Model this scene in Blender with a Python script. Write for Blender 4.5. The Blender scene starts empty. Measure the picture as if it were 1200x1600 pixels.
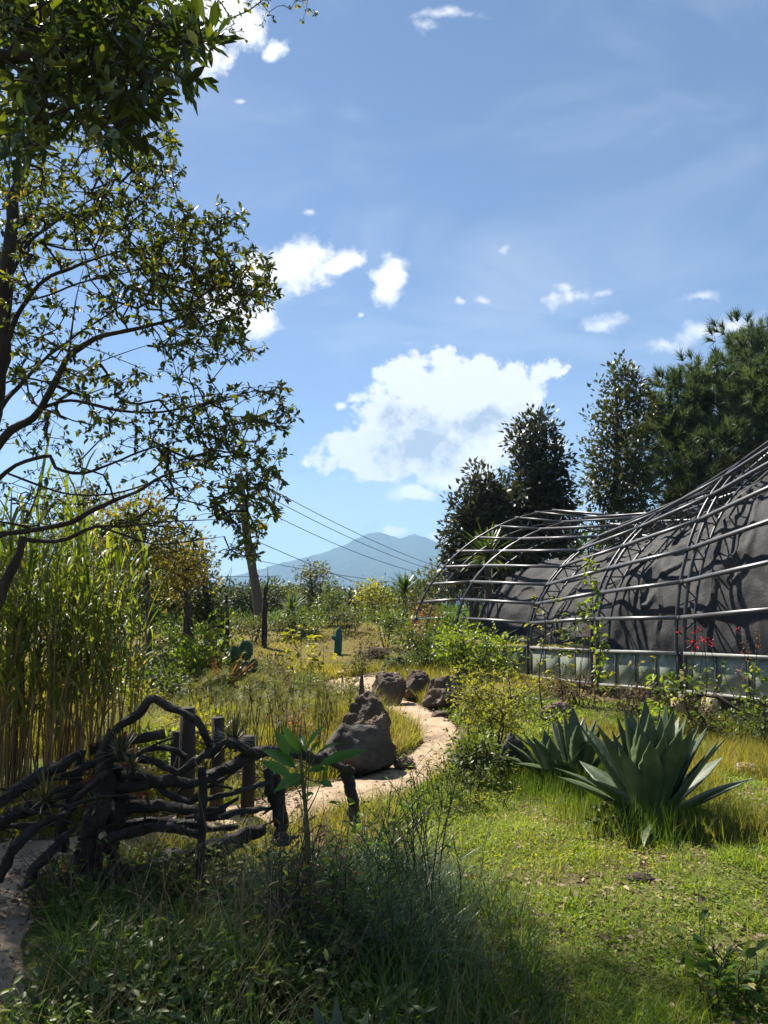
import bpy, math, random
import numpy as np
from mathutils import Vector

rng = np.random.default_rng(7)
random.seed(7)
S = bpy.context.scene
COL = S.collection
R = math.radians

# ------------------------------------------------------------------ camera
FPX = 1202.0                       # focal length in pixels of the 1200 x 1600 photograph
PITCH = math.atan(145 / FPX)
PC, PS = math.cos(PITCH), math.sin(PITCH)
CAMZ = 1.7
cd = bpy.data.cameras.new('camera')
cam = bpy.data.objects.new('camera', cd)
COL.objects.link(cam)
cam.location = (0, 0, CAMZ)
cam.rotation_euler = (math.pi / 2 + PITCH, 0, 0)
cd.sensor_fit = 'HORIZONTAL'
cd.sensor_width = 36
cd.lens = 36 * FPX / 1200
cd.clip_start = 0.05
cd.clip_end = 20000
S.camera = cam

# ------------------------------------------------------------------ sun, sky, exposure
SUN_EL, SUN_AZ = 54.0, -40.0       # azimuth from +Y, negative = towards -X
sx = math.sin(R(SUN_AZ)) * math.cos(R(SUN_EL))
sy = math.cos(R(SUN_AZ)) * math.cos(R(SUN_EL))
sz = math.sin(R(SUN_EL))
ld = bpy.data.lights.new('sun', 'SUN')
ld.energy = 5.0
ld.angle = R(0.55)
ld.color = (1.0, 0.93, 0.82)
sun = bpy.data.objects.new('sun', ld)
COL.objects.link(sun)
sun.rotation_euler = Vector((sx, sy, sz)).to_track_quat('Z', 'Y').to_euler()
sun.location = (-30, 25, 40)
S.view_settings.view_transform = 'Standard'
S.view_settings.look = 'None'
S.view_settings.exposure = 1.5
S.view_settings.gamma = 1.0
S.view_settings.use_curve_mapping = False
S.cycles.use_denoising = True
S.cycles.max_bounces = 6
S.cycles.transparent_max_bounces = 12
S.cycles.volume_bounces = 0

W = bpy.data.worlds.new('World')
S.world = W
W.use_nodes = True


class NT:
    """small helper around a node tree"""
    def __init__(self, nt):
        self.nt = nt
        nt.nodes.clear()

    def n(self, kind, **kw):
        nd = self.nt.nodes.new(kind)
        for k, v in kw.items():
            if k.startswith('in_'):
                nd.inputs[k[3:]].default_value = v
            else:
                setattr(nd, k, v)
        return nd

    def l(self, a, b):
        self.nt.links.new(a, b)

    def m(self, op, a, b=None, clamp=False):
        nd = self.nt.nodes.new('ShaderNodeMath')
        nd.operation = op
        nd.use_clamp = clamp
        for i, v in enumerate((a, b)):
            if v is None:
                continue
            if isinstance(v, (int, float)):
                nd.inputs[i].default_value = v
            else:
                self.l(v, nd.inputs[i])
        return nd.outputs[0]

    def step(self, v, lo, hi):
        nd = self.nt.nodes.new('ShaderNodeMapRange')
        nd.interpolation_type = 'SMOOTHSTEP'
        nd.inputs['From Min'].default_value = lo
        nd.inputs['From Max'].default_value = hi
        self.l(v, nd.inputs['Value'])
        return nd.outputs[0]

    def ramp(self, fac, stops):
        nd = self.nt.nodes.new('ShaderNodeValToRGB')
        el = nd.color_ramp.elements
        while len(el) < len(stops):
            el.new(0.5)
        for e, (p, c) in zip(el, stops):
            e.position = p
            e.color = (c[0], c[1], c[2], 1)
        self.l(fac, nd.inputs['Fac'])
        return nd.outputs['Color']

    def noise(self, vec, scale, detail=4, rough=0.55, dist=0.0):
        nd = self.n('ShaderNodeTexNoise')
        nd.inputs['Scale'].default_value = scale
        nd.inputs['Detail'].default_value = detail
        nd.inputs['Roughness'].default_value = rough
        nd.inputs['Distortion'].default_value = dist
        if vec is not None:
            self.l(vec, nd.inputs['Vector'])
        return nd

    def mix(self, fac, a, b):
        nd = self.n('ShaderNodeMix', data_type='RGBA')
        for sock, v in ((nd.inputs[0], fac), (nd.inputs[6], a), (nd.inputs[7], b)):
            if isinstance(v, (int, float)):
                sock.default_value = v
            elif isinstance(v, tuple):
                sock.default_value = (v[0], v[1], v[2], 1)
            else:
                self.l(v, sock)
        return nd.outputs[2]


# the sky: Nishita with cumulus clouds at fixed directions, both seen far away
t = NT(W.node_tree)
sky = t.n('ShaderNodeTexSky', sky_type='NISHITA')
sky.sun_disc = False
sky.sun_elevation = R(SUN_EL)
sky.sun_rotation = R(SUN_AZ)
sky.altitude = 2000
sky.air_density = 1.0
sky.dust_density = 0.4
sky.ozone_density = 3.0
SKY_STRENGTH = 0.052
geo = t.n('ShaderNodeTexCoord')
dvec = geo.outputs['Generated']


def dot(v):
    nd = t.n('ShaderNodeVectorMath', operation='DOT_PRODUCT')
    t.l(dvec, nd.inputs[0])
    nd.inputs[1].default_value = v
    return nd.outputs['Value']


fwd = dot((0, PC, PS))
fsafe = t.m('MAXIMUM', fwd, 0.08)
cu = t.m('DIVIDE', dot((1, 0, 0)), fsafe)
cv = t.m('DIVIDE', dot((0, -PS, PC)), fsafe)
cmb = t.n('ShaderNodeCombineXYZ')
t.l(cu, cmb.inputs[0])
t.l(cv, cmb.inputs[1])
uv = cmb.outputs[0]
# small warp of the cloud outlines
w1 = t.noise(uv, 9, 3, 0.5)
wsub = t.n('ShaderNodeVectorMath', operation='SUBTRACT')
t.l(w1.outputs['Color'], wsub.inputs[0])
wsub.inputs[1].default_value = (0.5, 0.5, 0.5)
wsc = t.n('ShaderNodeVectorMath', operation='SCALE')
t.l(wsub.outputs[0], wsc.inputs[0])
wsc.inputs['Scale'].default_value = 0.05
wadd = t.n('ShaderNodeVectorMath', operation='ADD')
t.l(uv, wadd.inputs[0])
t.l(wsc.outputs[0], wadd.inputs[1])
uvw = wadd.outputs[0]

BIG = [(700, 612, 135, 72, 5), (612, 660, 100, 80, 20), (556, 705, 78, 52, 0), (800, 602, 92, 58, 10),
       (858, 578, 56, 26, 20), (628, 588, 55, 50, 0), (745, 572, 60, 36, 0), (590, 738, 55, 24, 0),
       (660, 690, 100, 60, 0), (690, 560, 50, 30, 0), (735, 650, 110, 62, 8), (640, 715, 90, 50, 0), (800, 630, 70, 45, 0)]
SMALL = [(752, 712, 66, 38, 20), (792, 690, 50, 26, 0), (695, 745, 55, 24, 0), (640, 772, 42, 15, 0), (866, 692, 20, 14, 0),
         (470, 408, 62, 42, 10), (420, 425, 62, 40, 0), (530, 402, 46, 20, 20), (607, 428, 36, 38, 0), (602, 458, 24, 26, 0),
         (350, 22, 62, 46, 0), (385, 38, 42, 34, 0), (318, 84, 40, 36, 0), (432, 74, 26, 13, 15), (300, 30, 70, 50, 0),
         (395, 495, 42, 36, 0), (350, 470, 40, 40, 0), (622, 831, 20, 9, 0), (690, 842, 18, 8, 0), (575, 870, 1, 1, 0)]
WISP = [(886, 464, 58, 17, 0), (878, 450, 20, 16, 0), (936, 462, 26, 9, 0), (950, 510, 75, 14, 5), (1100, 520, 76, 20, 18),
        (1146, 502, 40, 14, 25), (1088, 468, 34, 11, 15), (1045, 545, 40, 14, 0), (714, 470, 17, 8, 0), (762, 467, 24, 8, 0),
        (797, 385, 12, 10, 0), (482, 325, 10, 9, 0), (668, 48, 26, 14, 0), (560, 503, 8, 5, 0), (370, 152, 10, 7, 0), (700, 30, 60, 10, 0)]


def field(vec, ells):
    out = None
    for (px, py, rx, ry, rot) in ells:
        mp = t.n('ShaderNodeMapping', vector_type='TEXTURE')
        mp.inputs['Location'].default_value = ((px - 600) / FPX, (800 - py) / FPX, 0)
        mp.inputs['Rotation'].default_value = (0, 0, R(rot))
        mp.inputs['Scale'].default_value = (rx / FPX, ry / FPX, 1)
        t.l(vec, mp.inputs['Vector'])
        ln = t.n('ShaderNodeVectorMath', operation='LENGTH')
        t.l(mp.outputs[0], ln.inputs[0])
        v = ln.outputs['Value']
        if out is None:
            out = v
        else:
            nd = t.n('ShaderNodeMath', operation='SMOOTH_MIN')
            t.l(out, nd.inputs[0])
            t.l(v, nd.inputs[1])
            nd.inputs[2].default_value = 0.15
            out = nd.outputs[0]
    return t.m('SUBTRACT', 1.0, out)


n_det = t.noise(uv, 26, 9, 0.62, 0.25).outputs['Fac']
n_mid = t.noise(uv, 9, 5, 0.55).outputs['Fac']
nd0 = t.m('SUBTRACT', n_det, 0.5)
nm0 = t.m('SUBTRACT', n_mid, 0.5)
bil = t.n('ShaderNodeTexVoronoi', feature='SMOOTH_F1')
bil.inputs['Scale'].default_value = 34
bil.inputs['Detail'].default_value = 3
bil.inputs['Roughness'].default_value = 0.6
bil.inputs['Smoothness'].default_value = 0.35
t.l(uvw, bil.inputs['Vector'])
bl0 = t.m('SUBTRACT', 0.42, bil.outputs['Distance'])
n_fine = t.noise(uv, 60, 7, 0.6, 0.4).outputs['Fac']
nf0 = t.m('SUBTRACT', n_fine, 0.5)
fb = t.m('ADD', t.m('ADD', t.m('ADD', field(uvw, BIG), .24), t.m('MULTIPLY', nd0, 1.0)), t.m('MULTIPLY', bl0, 0.55))
fb = t.m('ADD', fb, t.m('MULTIPLY', nf0, .35))
d_big = t.step(fb, 0.0, 0.34)
fs = t.m('ADD', t.m('ADD', t.m('ADD', field(uvw, SMALL), .25), t.m('MULTIPLY', nd0, 1.9)), t.m('MULTIPLY', nf0, 1.0))
d_small = t.step(fs, 0.0, 0.8)
fw = t.m('ADD', t.m('ADD', t.m('ADD', field(uvw, WISP), .12), t.m('MULTIPLY', nd0, 2.6)), t.m('MULTIPLY', nf0, 1.4))
d_wisp = t.m('MULTIPLY', t.step(fw, 0.0, 1.5), 0.85)
dens = t.m('MAXIMUM', t.m('MAXIMUM', d_big, d_small), d_wisp)
dens = t.m('MULTIPLY', dens, t.step(fwd, 0.10, 0.25))
# scattered cumulus for the rest of the sky
sep = t.n('ShaderNodeSeparateXYZ')
t.l(dvec, sep.inputs[0])
zc = t.m('MAXIMUM', sep.outputs[2], 0.06)
pl = t.n('ShaderNodeCombineXYZ')
t.l(t.m('DIVIDE', sep.outputs[0], zc), pl.inputs[0])
t.l(t.m('DIVIDE', sep.outputs[1], zc), pl.inputs[1])
oth = t.noise(pl.outputs[0], 1.1, 8, 0.6).outputs['Fac']
d_o = t.m('MULTIPLY', t.step(oth, 0.60, 0.70), t.step(sep.outputs[2], 0.03, 0.12))
away = t.m('SUBTRACT', 1.0, t.step(fwd, 0.66, 0.74))
dens = t.m('MAXIMUM', dens, t.m('MULTIPLY', d_o, away))
veil_m = t.n('ShaderNodeMapping')
veil_m.inputs['Scale'].default_value = (1.0, 1.0, 2.6)
veil_m.inputs['Rotation'].default_value = (0.2, 0.35, 0.1)
t.l(dvec, veil_m.inputs['Vector'])
veil = t.noise(veil_m.outputs[0], 3.2, 7, .6, .6).outputs['Fac']
veil = t.m('MULTIPLY', t.step(veil, .42, .80), .20)
dens = t.m('MAXIMUM', dens, t.m('MULTIPLY', veil, t.step(sep.outputs[2], 0.02, 0.15)))
# the thick lower middle of the big cloud is grey, its sunward rim white
UNDER = [(655, 700, 105, 46, 4), (752, 664, 80, 28, 10), (625, 655, 44, 34, 0)]
fsh = t.m('ADD', field(uvw, UNDER), t.m('MULTIPLY', nd0, 1.7))
fsh = t.m('ADD', fsh, t.m('MULTIPLY', nf0, 0.9))
shade = t.m('MULTIPLY', t.step(fsh, -0.10, 1.25), 0.95)
inner = t.m('MULTIPLY', t.step(t.m('SUBTRACT', nd0, t.m('MULTIPLY', bl0, .9)), 0.04, 0.42), 0.20)
inner = t.m('MULTIPLY', inner, d_big)
bmod = t.m('ADD', t.m('MULTIPLY', bil.outputs['Distance'], 0.9), .18)
shade = t.m('MULTIPLY', shade, t.m('ADD', bmod, t.m('MULTIPLY', nf0, 1.6)), True)
ccol = t.mix(t.m('ADD', shade, inner, True), (1.0, 1.0, 1.0), (0.42, 0.49, 0.60))
bg1 = t.n('ShaderNodeBackground')
t.l(sky.outputs[0], bg1.inputs['Color'])
bg1.inputs['Strength'].default_value = SKY_STRENGTH
bg2 = t.n('ShaderNodeBackground')
t.l(ccol, bg2.inputs['Color'])
bg2.inputs['Strength'].default_value = 0.43
mx = t.n('ShaderNodeMixShader')
t.l(dens, mx.inputs[0])
t.l(bg1.outputs[0], mx.inputs[1])
t.l(bg2.outputs[0], mx.inputs[2])
wo = t.n('ShaderNodeOutputWorld')
t.l(mx.outputs[0], wo.inputs['Surface'])
W.cycles.sampling_method = 'MANUAL'
W.cycles.sample_map_resolution = 512

# ------------------------------------------------------------------ geometry helpers


def hash2(ix, iy, s):
    h = np.sin(ix * 127.1 + iy * 311.7 + s * 74.7) * 43758.5453
    return h - np.floor(h)


def vnoise(x, y, s=0):
    x = np.asarray(x, float)
    y = np.asarray(y, float)
    ix, iy = np.floor(x), np.floor(y)
    fx, fy = x - ix, y - iy
    fx = fx * fx * (3 - 2 * fx)
    fy = fy * fy * (3 - 2 * fy)
    a, b = hash2(ix, iy, s), hash2(ix + 1, iy, s)
    c, d = hash2(ix, iy + 1, s), hash2(ix + 1, iy + 1, s)
    return (a * (1 - fx) + b * fx) * (1 - fy) + (c * (1 - fx) + d * fx) * fy


def fbm(x, y, s=0, o=4):
    v, a, tot = 0, 1.0, 0
    x = np.asarray(x, float)
    y = np.asarray(y, float)
    for k in range(o):
        v = v + a * vnoise(x * 2 ** k + 17.3 * k, y * 2 ** k - 9.1 * k, s + k)
        tot += a
        a *= 0.5
    return v / tot


HY = [-400, -20, 8, 11.5, 16, 22, 30, 60, 120, 400, 1000, 9000]
HZ = [0.0, 0, 0, .10, .27, .66, 1.05, 1.15, -1, -26, -55, -58]


def ground_h(x, y):
    x = np.asarray(x, float)
    y = np.asarray(y, float)
    b = 0
    for k in (-1.6, -.8, 0, .8, 1.6):
        b = b + np.interp(y + k, HY, HZ) / 5
    near = np.clip(1 - np.hypot(x, y) / 120, 0, 1)
    b = b + near * (0.22 * (fbm(x * .35, y * .35, 3, 3) - .5) + 0.09 * (vnoise(x * 1.7, y * 1.7, 9) - .5)) * np.clip((np.hypot(x, y) - 1) / 4, .25, 1)
    # mossy mound at the back of the path
    b = b + 0.45 * np.exp(-(((x + 0.6) / 2.6) ** 2 + ((y - 23) / 3.0) ** 2))
    return b


def P(px, py, d):
    """point of the place seen at photo pixel (px, py) at distance d along +Y"""
    u = (px - 600) / FPX
    v = (800 - py) / FPX
    D = np.array([u, PC - v * PS, PS + v * PC])
    return np.array([0, 0, CAMZ]) + D * (d / D[1])


def G(px, py):
    """ground point seen at photo pixel"""
    lo, hi = 1.0, 80.0
    dd = np.linspace(1.5, 60, 1200)
    u = (px - 600) / FPX
    v = (800 - py) / FPX
    D = np.array([u, PC - v * PS, PS + v * PC])
    pts = np.array([0, 0, CAMZ]) + D[None] * (dd / D[1])[:, None]
    below = pts[:, 2] <= ground_h(pts[:, 0], pts[:, 1])
    i = int(np.argmax(below)) if below.any() else 700
    p = pts[i]
    return np.array([p[0], p[1], float(ground_h(p[0], p[1]))])


def on_ground(px, d):
    x = (px - 600) / FPX * d
    x *= (PC + (-(CAMZ) / d) * PS)          # small correction: ground lies below the horizon
    return np.array([x, d, float(ground_h(x, d))])


def wpx(px, d):
    return px * d / FPX


ORG = {}


def thing(name, label, cat, loc=(0, 0, 0), group=None):
    o = bpy.data.objects.new(name, None)
    COL.objects.link(o)
    o.empty_display_size = 0.1
    o.location = tuple(float(v) for v in loc)
    o['label'] = label
    o['category'] = cat
    if group:
        o['group'] = group
    ORG[o] = np.array(loc, float)
    return o


def mesh(name, V, F, rnd=None, smooth=True):
    """V (n,3); F a list of (m,k) integer arrays"""
    V = np.ascontiguousarray(V, dtype=np.float32)
    if not isinstance(F, (list, tuple)):
        F = [F]
    F = [np.asarray(f, dtype=np.int32) for f in F if len(f)]
    me = bpy.data.meshes.new(name)
    me.vertices.add(len(V))
    me.vertices.foreach_set('co', V.ravel())
    loops = np.concatenate([f.ravel() for f in F])
    sizes = np.concatenate([np.full(len(f), f.shape[1], np.int32) for f in F])
    starts = np.concatenate([[0], np.cumsum(sizes)[:-1]]).astype(np.int32)
    me.loops.add(len(loops))
    me.loops.foreach_set('vertex_index', loops)
    me.polygons.add(len(sizes))
    me.polygons.foreach_set('loop_start', starts)
    if smooth:
        me.polygons.foreach_set('use_smooth', np.ones(len(sizes), bool))
    if rnd is not None:
        a = me.attributes.new('rnd', 'FLOAT', 'POINT')
        a.data.foreach_set('value', np.ascontiguousarray(rnd, dtype=np.float32))
    me.update(calc_edges=True)
    return me


def part(name, V, F, mat, parent=None, rnd=None, smooth=True, kind=None, label=None):
    org = ORG.get(parent, np.zeros(3)) if parent is not None else np.zeros(3)
    me = mesh(name, np.asarray(V, float) - org, F, rnd, smooth)
    me.materials.append(mat)
    o = bpy.data.objects.new(name, me)
    COL.objects.link(o)
    if parent is not None:
        o.parent = parent
        ORG[o] = org
    if kind:
        o['kind'] = kind
    if label:
        o['label'] = label
    return o


def structure(name, V, F, mat, rnd=None, smooth=True):
    return part(name, V, F, mat, None, rnd, smooth, 'structure')


class MB:
    """collects pieces of one mesh"""
    def __init__(self):
        self.V, self.F, self.r, self.n = [], [], [], 0

    def add(self, V, F, rnd=None):
        V = np.asarray(V, float)
        for f in (F if isinstance(F, list) else [F]):
            if len(f):
                self.F.append(np.asarray(f) + self.n)
        self.V.append(V)
        if rnd is None:
            rnd = np.full(len(V), rng.random())
        self.r.append(np.broadcast_to(np.asarray(rnd, float), (len(V),)))
        self.n += len(V)
        return self

    def build(self, name, mat, parent=None, smooth=True, kind=None, label=None):
        return part(name, np.concatenate(self.V), self.F, mat, parent, np.concatenate(self.r), smooth, kind, label)


def norm(v):
    v = np.asarray(v, float)
    return v / np.maximum(np.linalg.norm(v, axis=-1, keepdims=True), 1e-9)


def smooth_line(pts, rad=None, step=0.06):
    """Catmull-Rom through pts, resampled"""
    p = np.asarray(pts, float)
    q = np.vstack([2 * p[0] - p[1], p, 2 * p[-1] - p[-2]])
    r = np.full(len(p), 1.0) if rad is None else np.asarray(rad, float)
    out, ro = [], []
    for i in range(len(p) - 1):
        a, b, c, d = q[i:i + 4]
        n = max(2, int(np.linalg.norm(c - b) / step))
        for s in np.linspace(0, 1, n, endpoint=False):
            out.append(.5 * (2 * b + (c - a) * s + (2 * a - 5 * b + 4 * c - d) * s * s + (3 * b - a - 3 * c + d) * s ** 3))
            ro.append(r[i] * (1 - s) + r[i + 1] * s)
    out.append(p[-1])
    ro.append(r[-1])
    return np.array(out), np.array(ro)


def tube(pts, rad, sides=8, cap=True, lump=0.0, seed=0, fine=0.0):
    p = np.asarray(pts, float)
    n = len(p)
    rad = np.broadcast_to(np.asarray(rad, float), (n,))
    T = norm(np.gradient(p, axis=0))
    N = np.zeros_like(p)
    ref = np.array([0, 0, 1.0]) if abs(T[0, 2]) < .9 else np.array([1.0, 0, 0])
    u = norm(np.cross(ref, T[0]))
    for i in range(n):
        u = norm(u - T[i] * np.dot(u, T[i]))
        N[i] = u
    B = np.cross(T, N)
    a = np.linspace(0, 2 * np.pi, sides, endpoint=False)
    rr = rad[:, None] * np.ones(sides)
    if lump:
        s_along = np.cumsum(np.r_[0, np.linalg.norm(np.diff(p, axis=0), axis=1)])
        ln = vnoise(s_along[:, None] / .09 + seed, (np.cos(a) * 1.2 + 5 + seed)[None] + 0 * s_along[:, None], 4) - .5
        ln2 = vnoise(s_along[:, None] / .35 + seed, (np.sin(a) * .9 + 5 + seed)[None] + 0 * s_along[:, None], 6) - .5
        rr = rr * (1 + lump * ln + lump * ln2)
        if fine:          # bark ridges running along the limb
            fr = vnoise(s_along[:, None] / .05 + seed, (a * 2.4 + seed)[None] + 0 * s_along[:, None], 12) - .5
            rr = rr * (1 + fine * fr)
    V = p[:, None] + rr[..., None] * (np.cos(a)[None, :, None] * N[:, None] + np.sin(a)[None, :, None] * B[:, None])
    V = V.reshape(-1, 3)
    i = np.arange(n - 1)[:, None] * sides
    j = np.arange(sides)[None]
    k = (np.arange(sides) + 1)[None] % sides
    F = [np.stack([i + j, i + k, i + sides + k, i + sides + j], -1).reshape(-1, 4)]
    if cap:
        V = np.vstack([V, p[0], p[-1]])
        b0, b1 = n * sides, n * sides + 1
        jj = np.arange(sides)
        kk = (jj + 1) % sides
        F.append(np.stack([np.full(sides, b0), kk, jj], -1))
        F.append(np.stack([np.full(sides, b1), (n - 1) * sides + jj, (n - 1) * sides + kk], -1))
    return V, F


def frusta(A, B, ra, rb, sides=5):
    """many straight tapering sticks at once"""
    A, B = np.asarray(A, float), np.asarray(B, float)
    D = norm(B - A)
    ref = np.where(np.abs(D[:, 2:3]) < .9, np.array([[0, 0, 1.0]]), np.array([[1.0, 0, 0]]))
    U = norm(np.cross(ref, D))
    Wv = np.cross(D, U)
    a = np.linspace(0, 2 * np.pi, sides, endpoint=False)
    ring = np.cos(a)[None, :, None] * U[:, None] + np.sin(a)[None, :, None] * Wv[:, None]
    V = np.concatenate([A[:, None] + ring * np.asarray(ra)[:, None, None], B[:, None] + ring * np.asarray(rb)[:, None, None]], 1)
    m = len(A)
    base = np.arange(m)[:, None] * (2 * sides)
    j = np.arange(sides)[None]
    k = (j + 1) % sides
    F = np.stack([base + j, base + k, base + sides + k, base + sides + j], -1).reshape(-1, 4)
    return V.reshape(-1, 3), F


def bar(a, b, w, h, up=(0, 0, 1)):
    """a box-section bar from a to b"""
    a, b = np.asarray(a, float), np.asarray(b, float)
    d = norm(b - a)
    s = norm(np.cross(d, np.asarray(up, float)))
    u = np.cross(s, d)
    c = [s * w / 2 * i + u * h / 2 * j for i, j in ((-1, -1), (1, -1), (1, 1), (-1, 1))]
    V = np.array([a + k for k in c] + [b + k for k in c])
    F = np.array([[0, 1, 5, 4], [1, 2, 6, 5], [2, 3, 7, 6], [3, 0, 4, 7], [3, 2, 1, 0], [4, 5, 6, 7]])
    return V, F


# leaf templates: length along x, width along y, normal z
LEAF2 = (np.array([[0, 0, 0], [.45, .5, .06], [1, 0, 0], [.45, -.5, .06]]), [np.array([[0, 2, 1], [0, 3, 2]])])
LEAF6 = (np.array([[0, 0, 0], [.28, .38, .05], [.66, .44, .07], [1, 0, -.06], [.66, -.44, .07], [.28, -.38, .05], [.45, 0, -.02]]),
         [np.array([[0, 6, 2, 1], [0, 5, 4, 6]]), np.array([[6, 3, 2], [6, 4, 3]])])
NEEDLE = (np.array([[0, .5, 0], [0, -.5, 0], [1, 0, 0]]), [np.array([[0, 1, 2]])])


def batch(tmpl, pos, direc, length, width, rnd, roll=None, upbias=1.0):
    """copies of a leaf template; direc (n,3) leaf axes"""
    tv, tf = tmpl
    n = len(pos)
    d = norm(direc)
    up = np.array([0, 0, upbias])[None] + rng.normal(0, .55, (n, 3))
    s = norm(np.cross(up, d))
    nn = np.cross(d, s)
    length = np.broadcast_to(np.asarray(length, float), (n,))
    width = np.broadcast_to(np.asarray(width, float), (n,))
    V = pos[:, None] + tv[None, :, 0:1] * (d * length[:, None])[:, None] + tv[None, :, 1:2] * (s * width[:, None])[:, None] \
        + tv[None, :, 2:3] * (nn * length[:, None])[:, None]
    k = len(tv)
    F = [(f[None] + (np.arange(n) * k)[:, None, None]).reshape(-1, f.shape[1]) for f in tf]
    return V.reshape(-1, 3), F, np.repeat(np.broadcast_to(rnd, (n,)), k)


def blades(pos, h, w, az, bend, segs=3, lean=0.1):
    """curved grass blades rooted at pos"""
    n = len(pos)
    h = np.broadcast_to(np.asarray(h, float), (n,))
    w = np.broadcast_to(np.asarray(w, float), (n,))
    bend = np.broadcast_to(np.asarray(bend, float), (n,))
    dirh = np.stack([np.cos(az), np.sin(az), 0 * az], -1)
    tw = az + np.pi / 2 + rng.normal(0, .5, n)
    side = np.stack([np.cos(tw), np.sin(tw), 0 * az], -1)
    p = np.array(pos, float)
    ang = np.full(n, lean) * rng.random(n)
    rows = []
    for i in range(segs + 1):
        ws = w * (1 - (i / segs) ** 1.6) * .5
        if i < segs:
            rows += [p - side * ws[:, None], p + side * ws[:, None]]
        else:
            rows += [p]
        ang = ang + bend / segs
        p = p + (dirh * np.sin(ang)[:, None] + np.array([0, 0, 1.0]) * np.cos(ang)[:, None]) * (h / segs)[:, None]
    V = np.stack(rows, 1)
    k = V.shape[1]
    fq = np.array([[2 * i, 2 * i + 1, 2 * i + 3, 2 * i + 2] for i in range(segs - 1)]).reshape(-1, 4)
    ft = np.array([[2 * segs - 2, 2 * segs - 1, 2 * segs]])
    base = (np.arange(n) * k)[:, None, None]
    return V.reshape(-1, 3), [(fq[None] + base).reshape(-1, 4), (ft[None] + base).reshape(-1, 3)], k


def rand_dirs(n):
    return norm(rng.normal(0, 1, (n, 3)))


# ------------------------------------------------------------------ materials
MATS = {}


def new_mat(name):
    m = bpy.data.materials.new(name)
    m.use_nodes = True
    tt = NT(m.node_tree)
    out = tt.n('ShaderNodeOutputMaterial')
    return m, tt, out


def leaf_mat(name, stops, trans=0.45, tcol=(1.6, 1.5, .6), rough=.45, spec=.4, vein=0.0):
    m, tt, out = new_mat(name)
    at = tt.n('ShaderNodeAttribute', attribute_name='rnd')
    col = tt.ramp(at.outputs['Fac'], stops)
    g = tt.n('ShaderNodeNewGeometry')
    nz = tt.noise(g.outputs['Position'], 2.3, 2)
    var = tt.n('ShaderNodeHueSaturation')
    tt.l(tt.m('ADD', tt.m('MULTIPLY', nz.outputs['Fac'], .9), .55), var.inputs['Value'])
    tt.l(col, var.inputs['Color'])
    pb = tt.n('ShaderNodeBsdfPrincipled')
    tt.l(var.outputs[0], pb.inputs['Base Color'])
    pb.inputs['Roughness'].default_value = rough
    pb.inputs['Specular IOR Level'].default_value = spec
    tr = tt.n('ShaderNodeBsdfTranslucent')
    mul = tt.n('ShaderNodeMix', data_type='RGBA', blend_type='MULTIPLY')
    mul.inputs[0].default_value = 1
    tt.l(var.outputs[0], mul.inputs[6])
    mul.inputs[7].default_value = (*tcol, 1)
    mul.clamp_result = False
    tt.l(mul.outputs[2], tr.inputs['Color'])
    ms = tt.n('ShaderNodeMixShader')
    ms.inputs[0].default_value = trans
    tt.l(pb.outputs[0], ms.inputs[1])
    tt.l(tr.outputs[0], ms.inputs[2])
    tt.l(ms.outputs[0], out.inputs['Surface'])
    return m


def surf_mat(name, stops, scale=6, detail=6, rough=.85, bump=.3, bscale=None, spec=.3, metallic=0, stretch=None, bdist=.02, second=None):
    """noise-coloured solid with bump; second = (colour, scale, lo, hi) a patchy overlay such as lichen"""
    m, tt, out = new_mat(name)
    tc = tt.n('ShaderNodeTexCoord')
    vec = tc.outputs['Object']
    if stretch:
        mp = tt.n('ShaderNodeMapping')
        mp.inputs['Scale'].default_value = stretch
        tt.l(vec, mp.inputs['Vector'])
        vec = mp.outputs[0]
    nz = tt.noise(vec, scale, detail, .6)
    col = tt.ramp(nz.outputs['Fac'], stops)
    if second:
        c2, s2, lo, hi = second
        n2 = tt.noise(tc.outputs['Object'], s2, 5, .65)
        col = tt.mix(tt.step(n2.outputs['Fac'], lo, hi), col, c2)
    pb = tt.n('ShaderNodeBsdfPrincipled')
    tt.l(col, pb.inputs['Base Color'])
    pb.inputs['Roughness'].default_value = rough
    pb.inputs['Specular IOR Level'].default_value = spec
    pb.inputs['Metallic'].default_value = metallic
    if bump:
        nb = tt.noise(vec, bscale or scale * 3, 6, .65)
        b = tt.n('ShaderNodeBump')
        b.inputs['Strength'].default_value = bump
        b.inputs['Distance'].default_value = bdist
        tt.l(nb.outputs['Fac'], b.inputs['Height'])
        tt.l(b.outputs[0], pb.inputs['Normal'])
    tt.l(pb.outputs[0], out.inputs['Surface'])
    return m


# foliage colours (dark, mid, light) as linear albedo
M = {}
M['oak'] = leaf_mat('oak leaf', [(0, (.020, .032, .009)), (.5, (.045, .060, .013)), (.9, (.085, .105, .018)), (1, (.20, .15, .03))], .46, (2.3, 2.1, .5), .38, .5)
M['bough'] = leaf_mat('bough leaf', [(0, (.020, .034, .010)), (.6, (.035, .055, .014)), (.92, (.09, .11, .02)), (1, (.14, .14, .03))], .34, (1.7, 1.7, .5), .4, .45)
M['dark_tree'] = leaf_mat('dark tree leaf', [(0, (.022, .030, .015)), (.6, (.045, .052, .026)), (1, (.085, .082, .045))], .22, (1.4, 1.3, .6), .38, .5)
M['pine'] = leaf_mat('pine needle', [(0, (.024, .040, .018)), (.5, (.065, .092, .040)), (1, (.145, .17, .078))], .28, (1.3, 1.4, .7), .5, .3)
M['slim_tree'] = leaf_mat('slim tree leaf', [(0, (.030, .042, .016)), (.6, (.055, .066, .024)), (1, (.12, .11, .035))], .3, (1.5, 1.4, .6), .4, .45)
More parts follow.
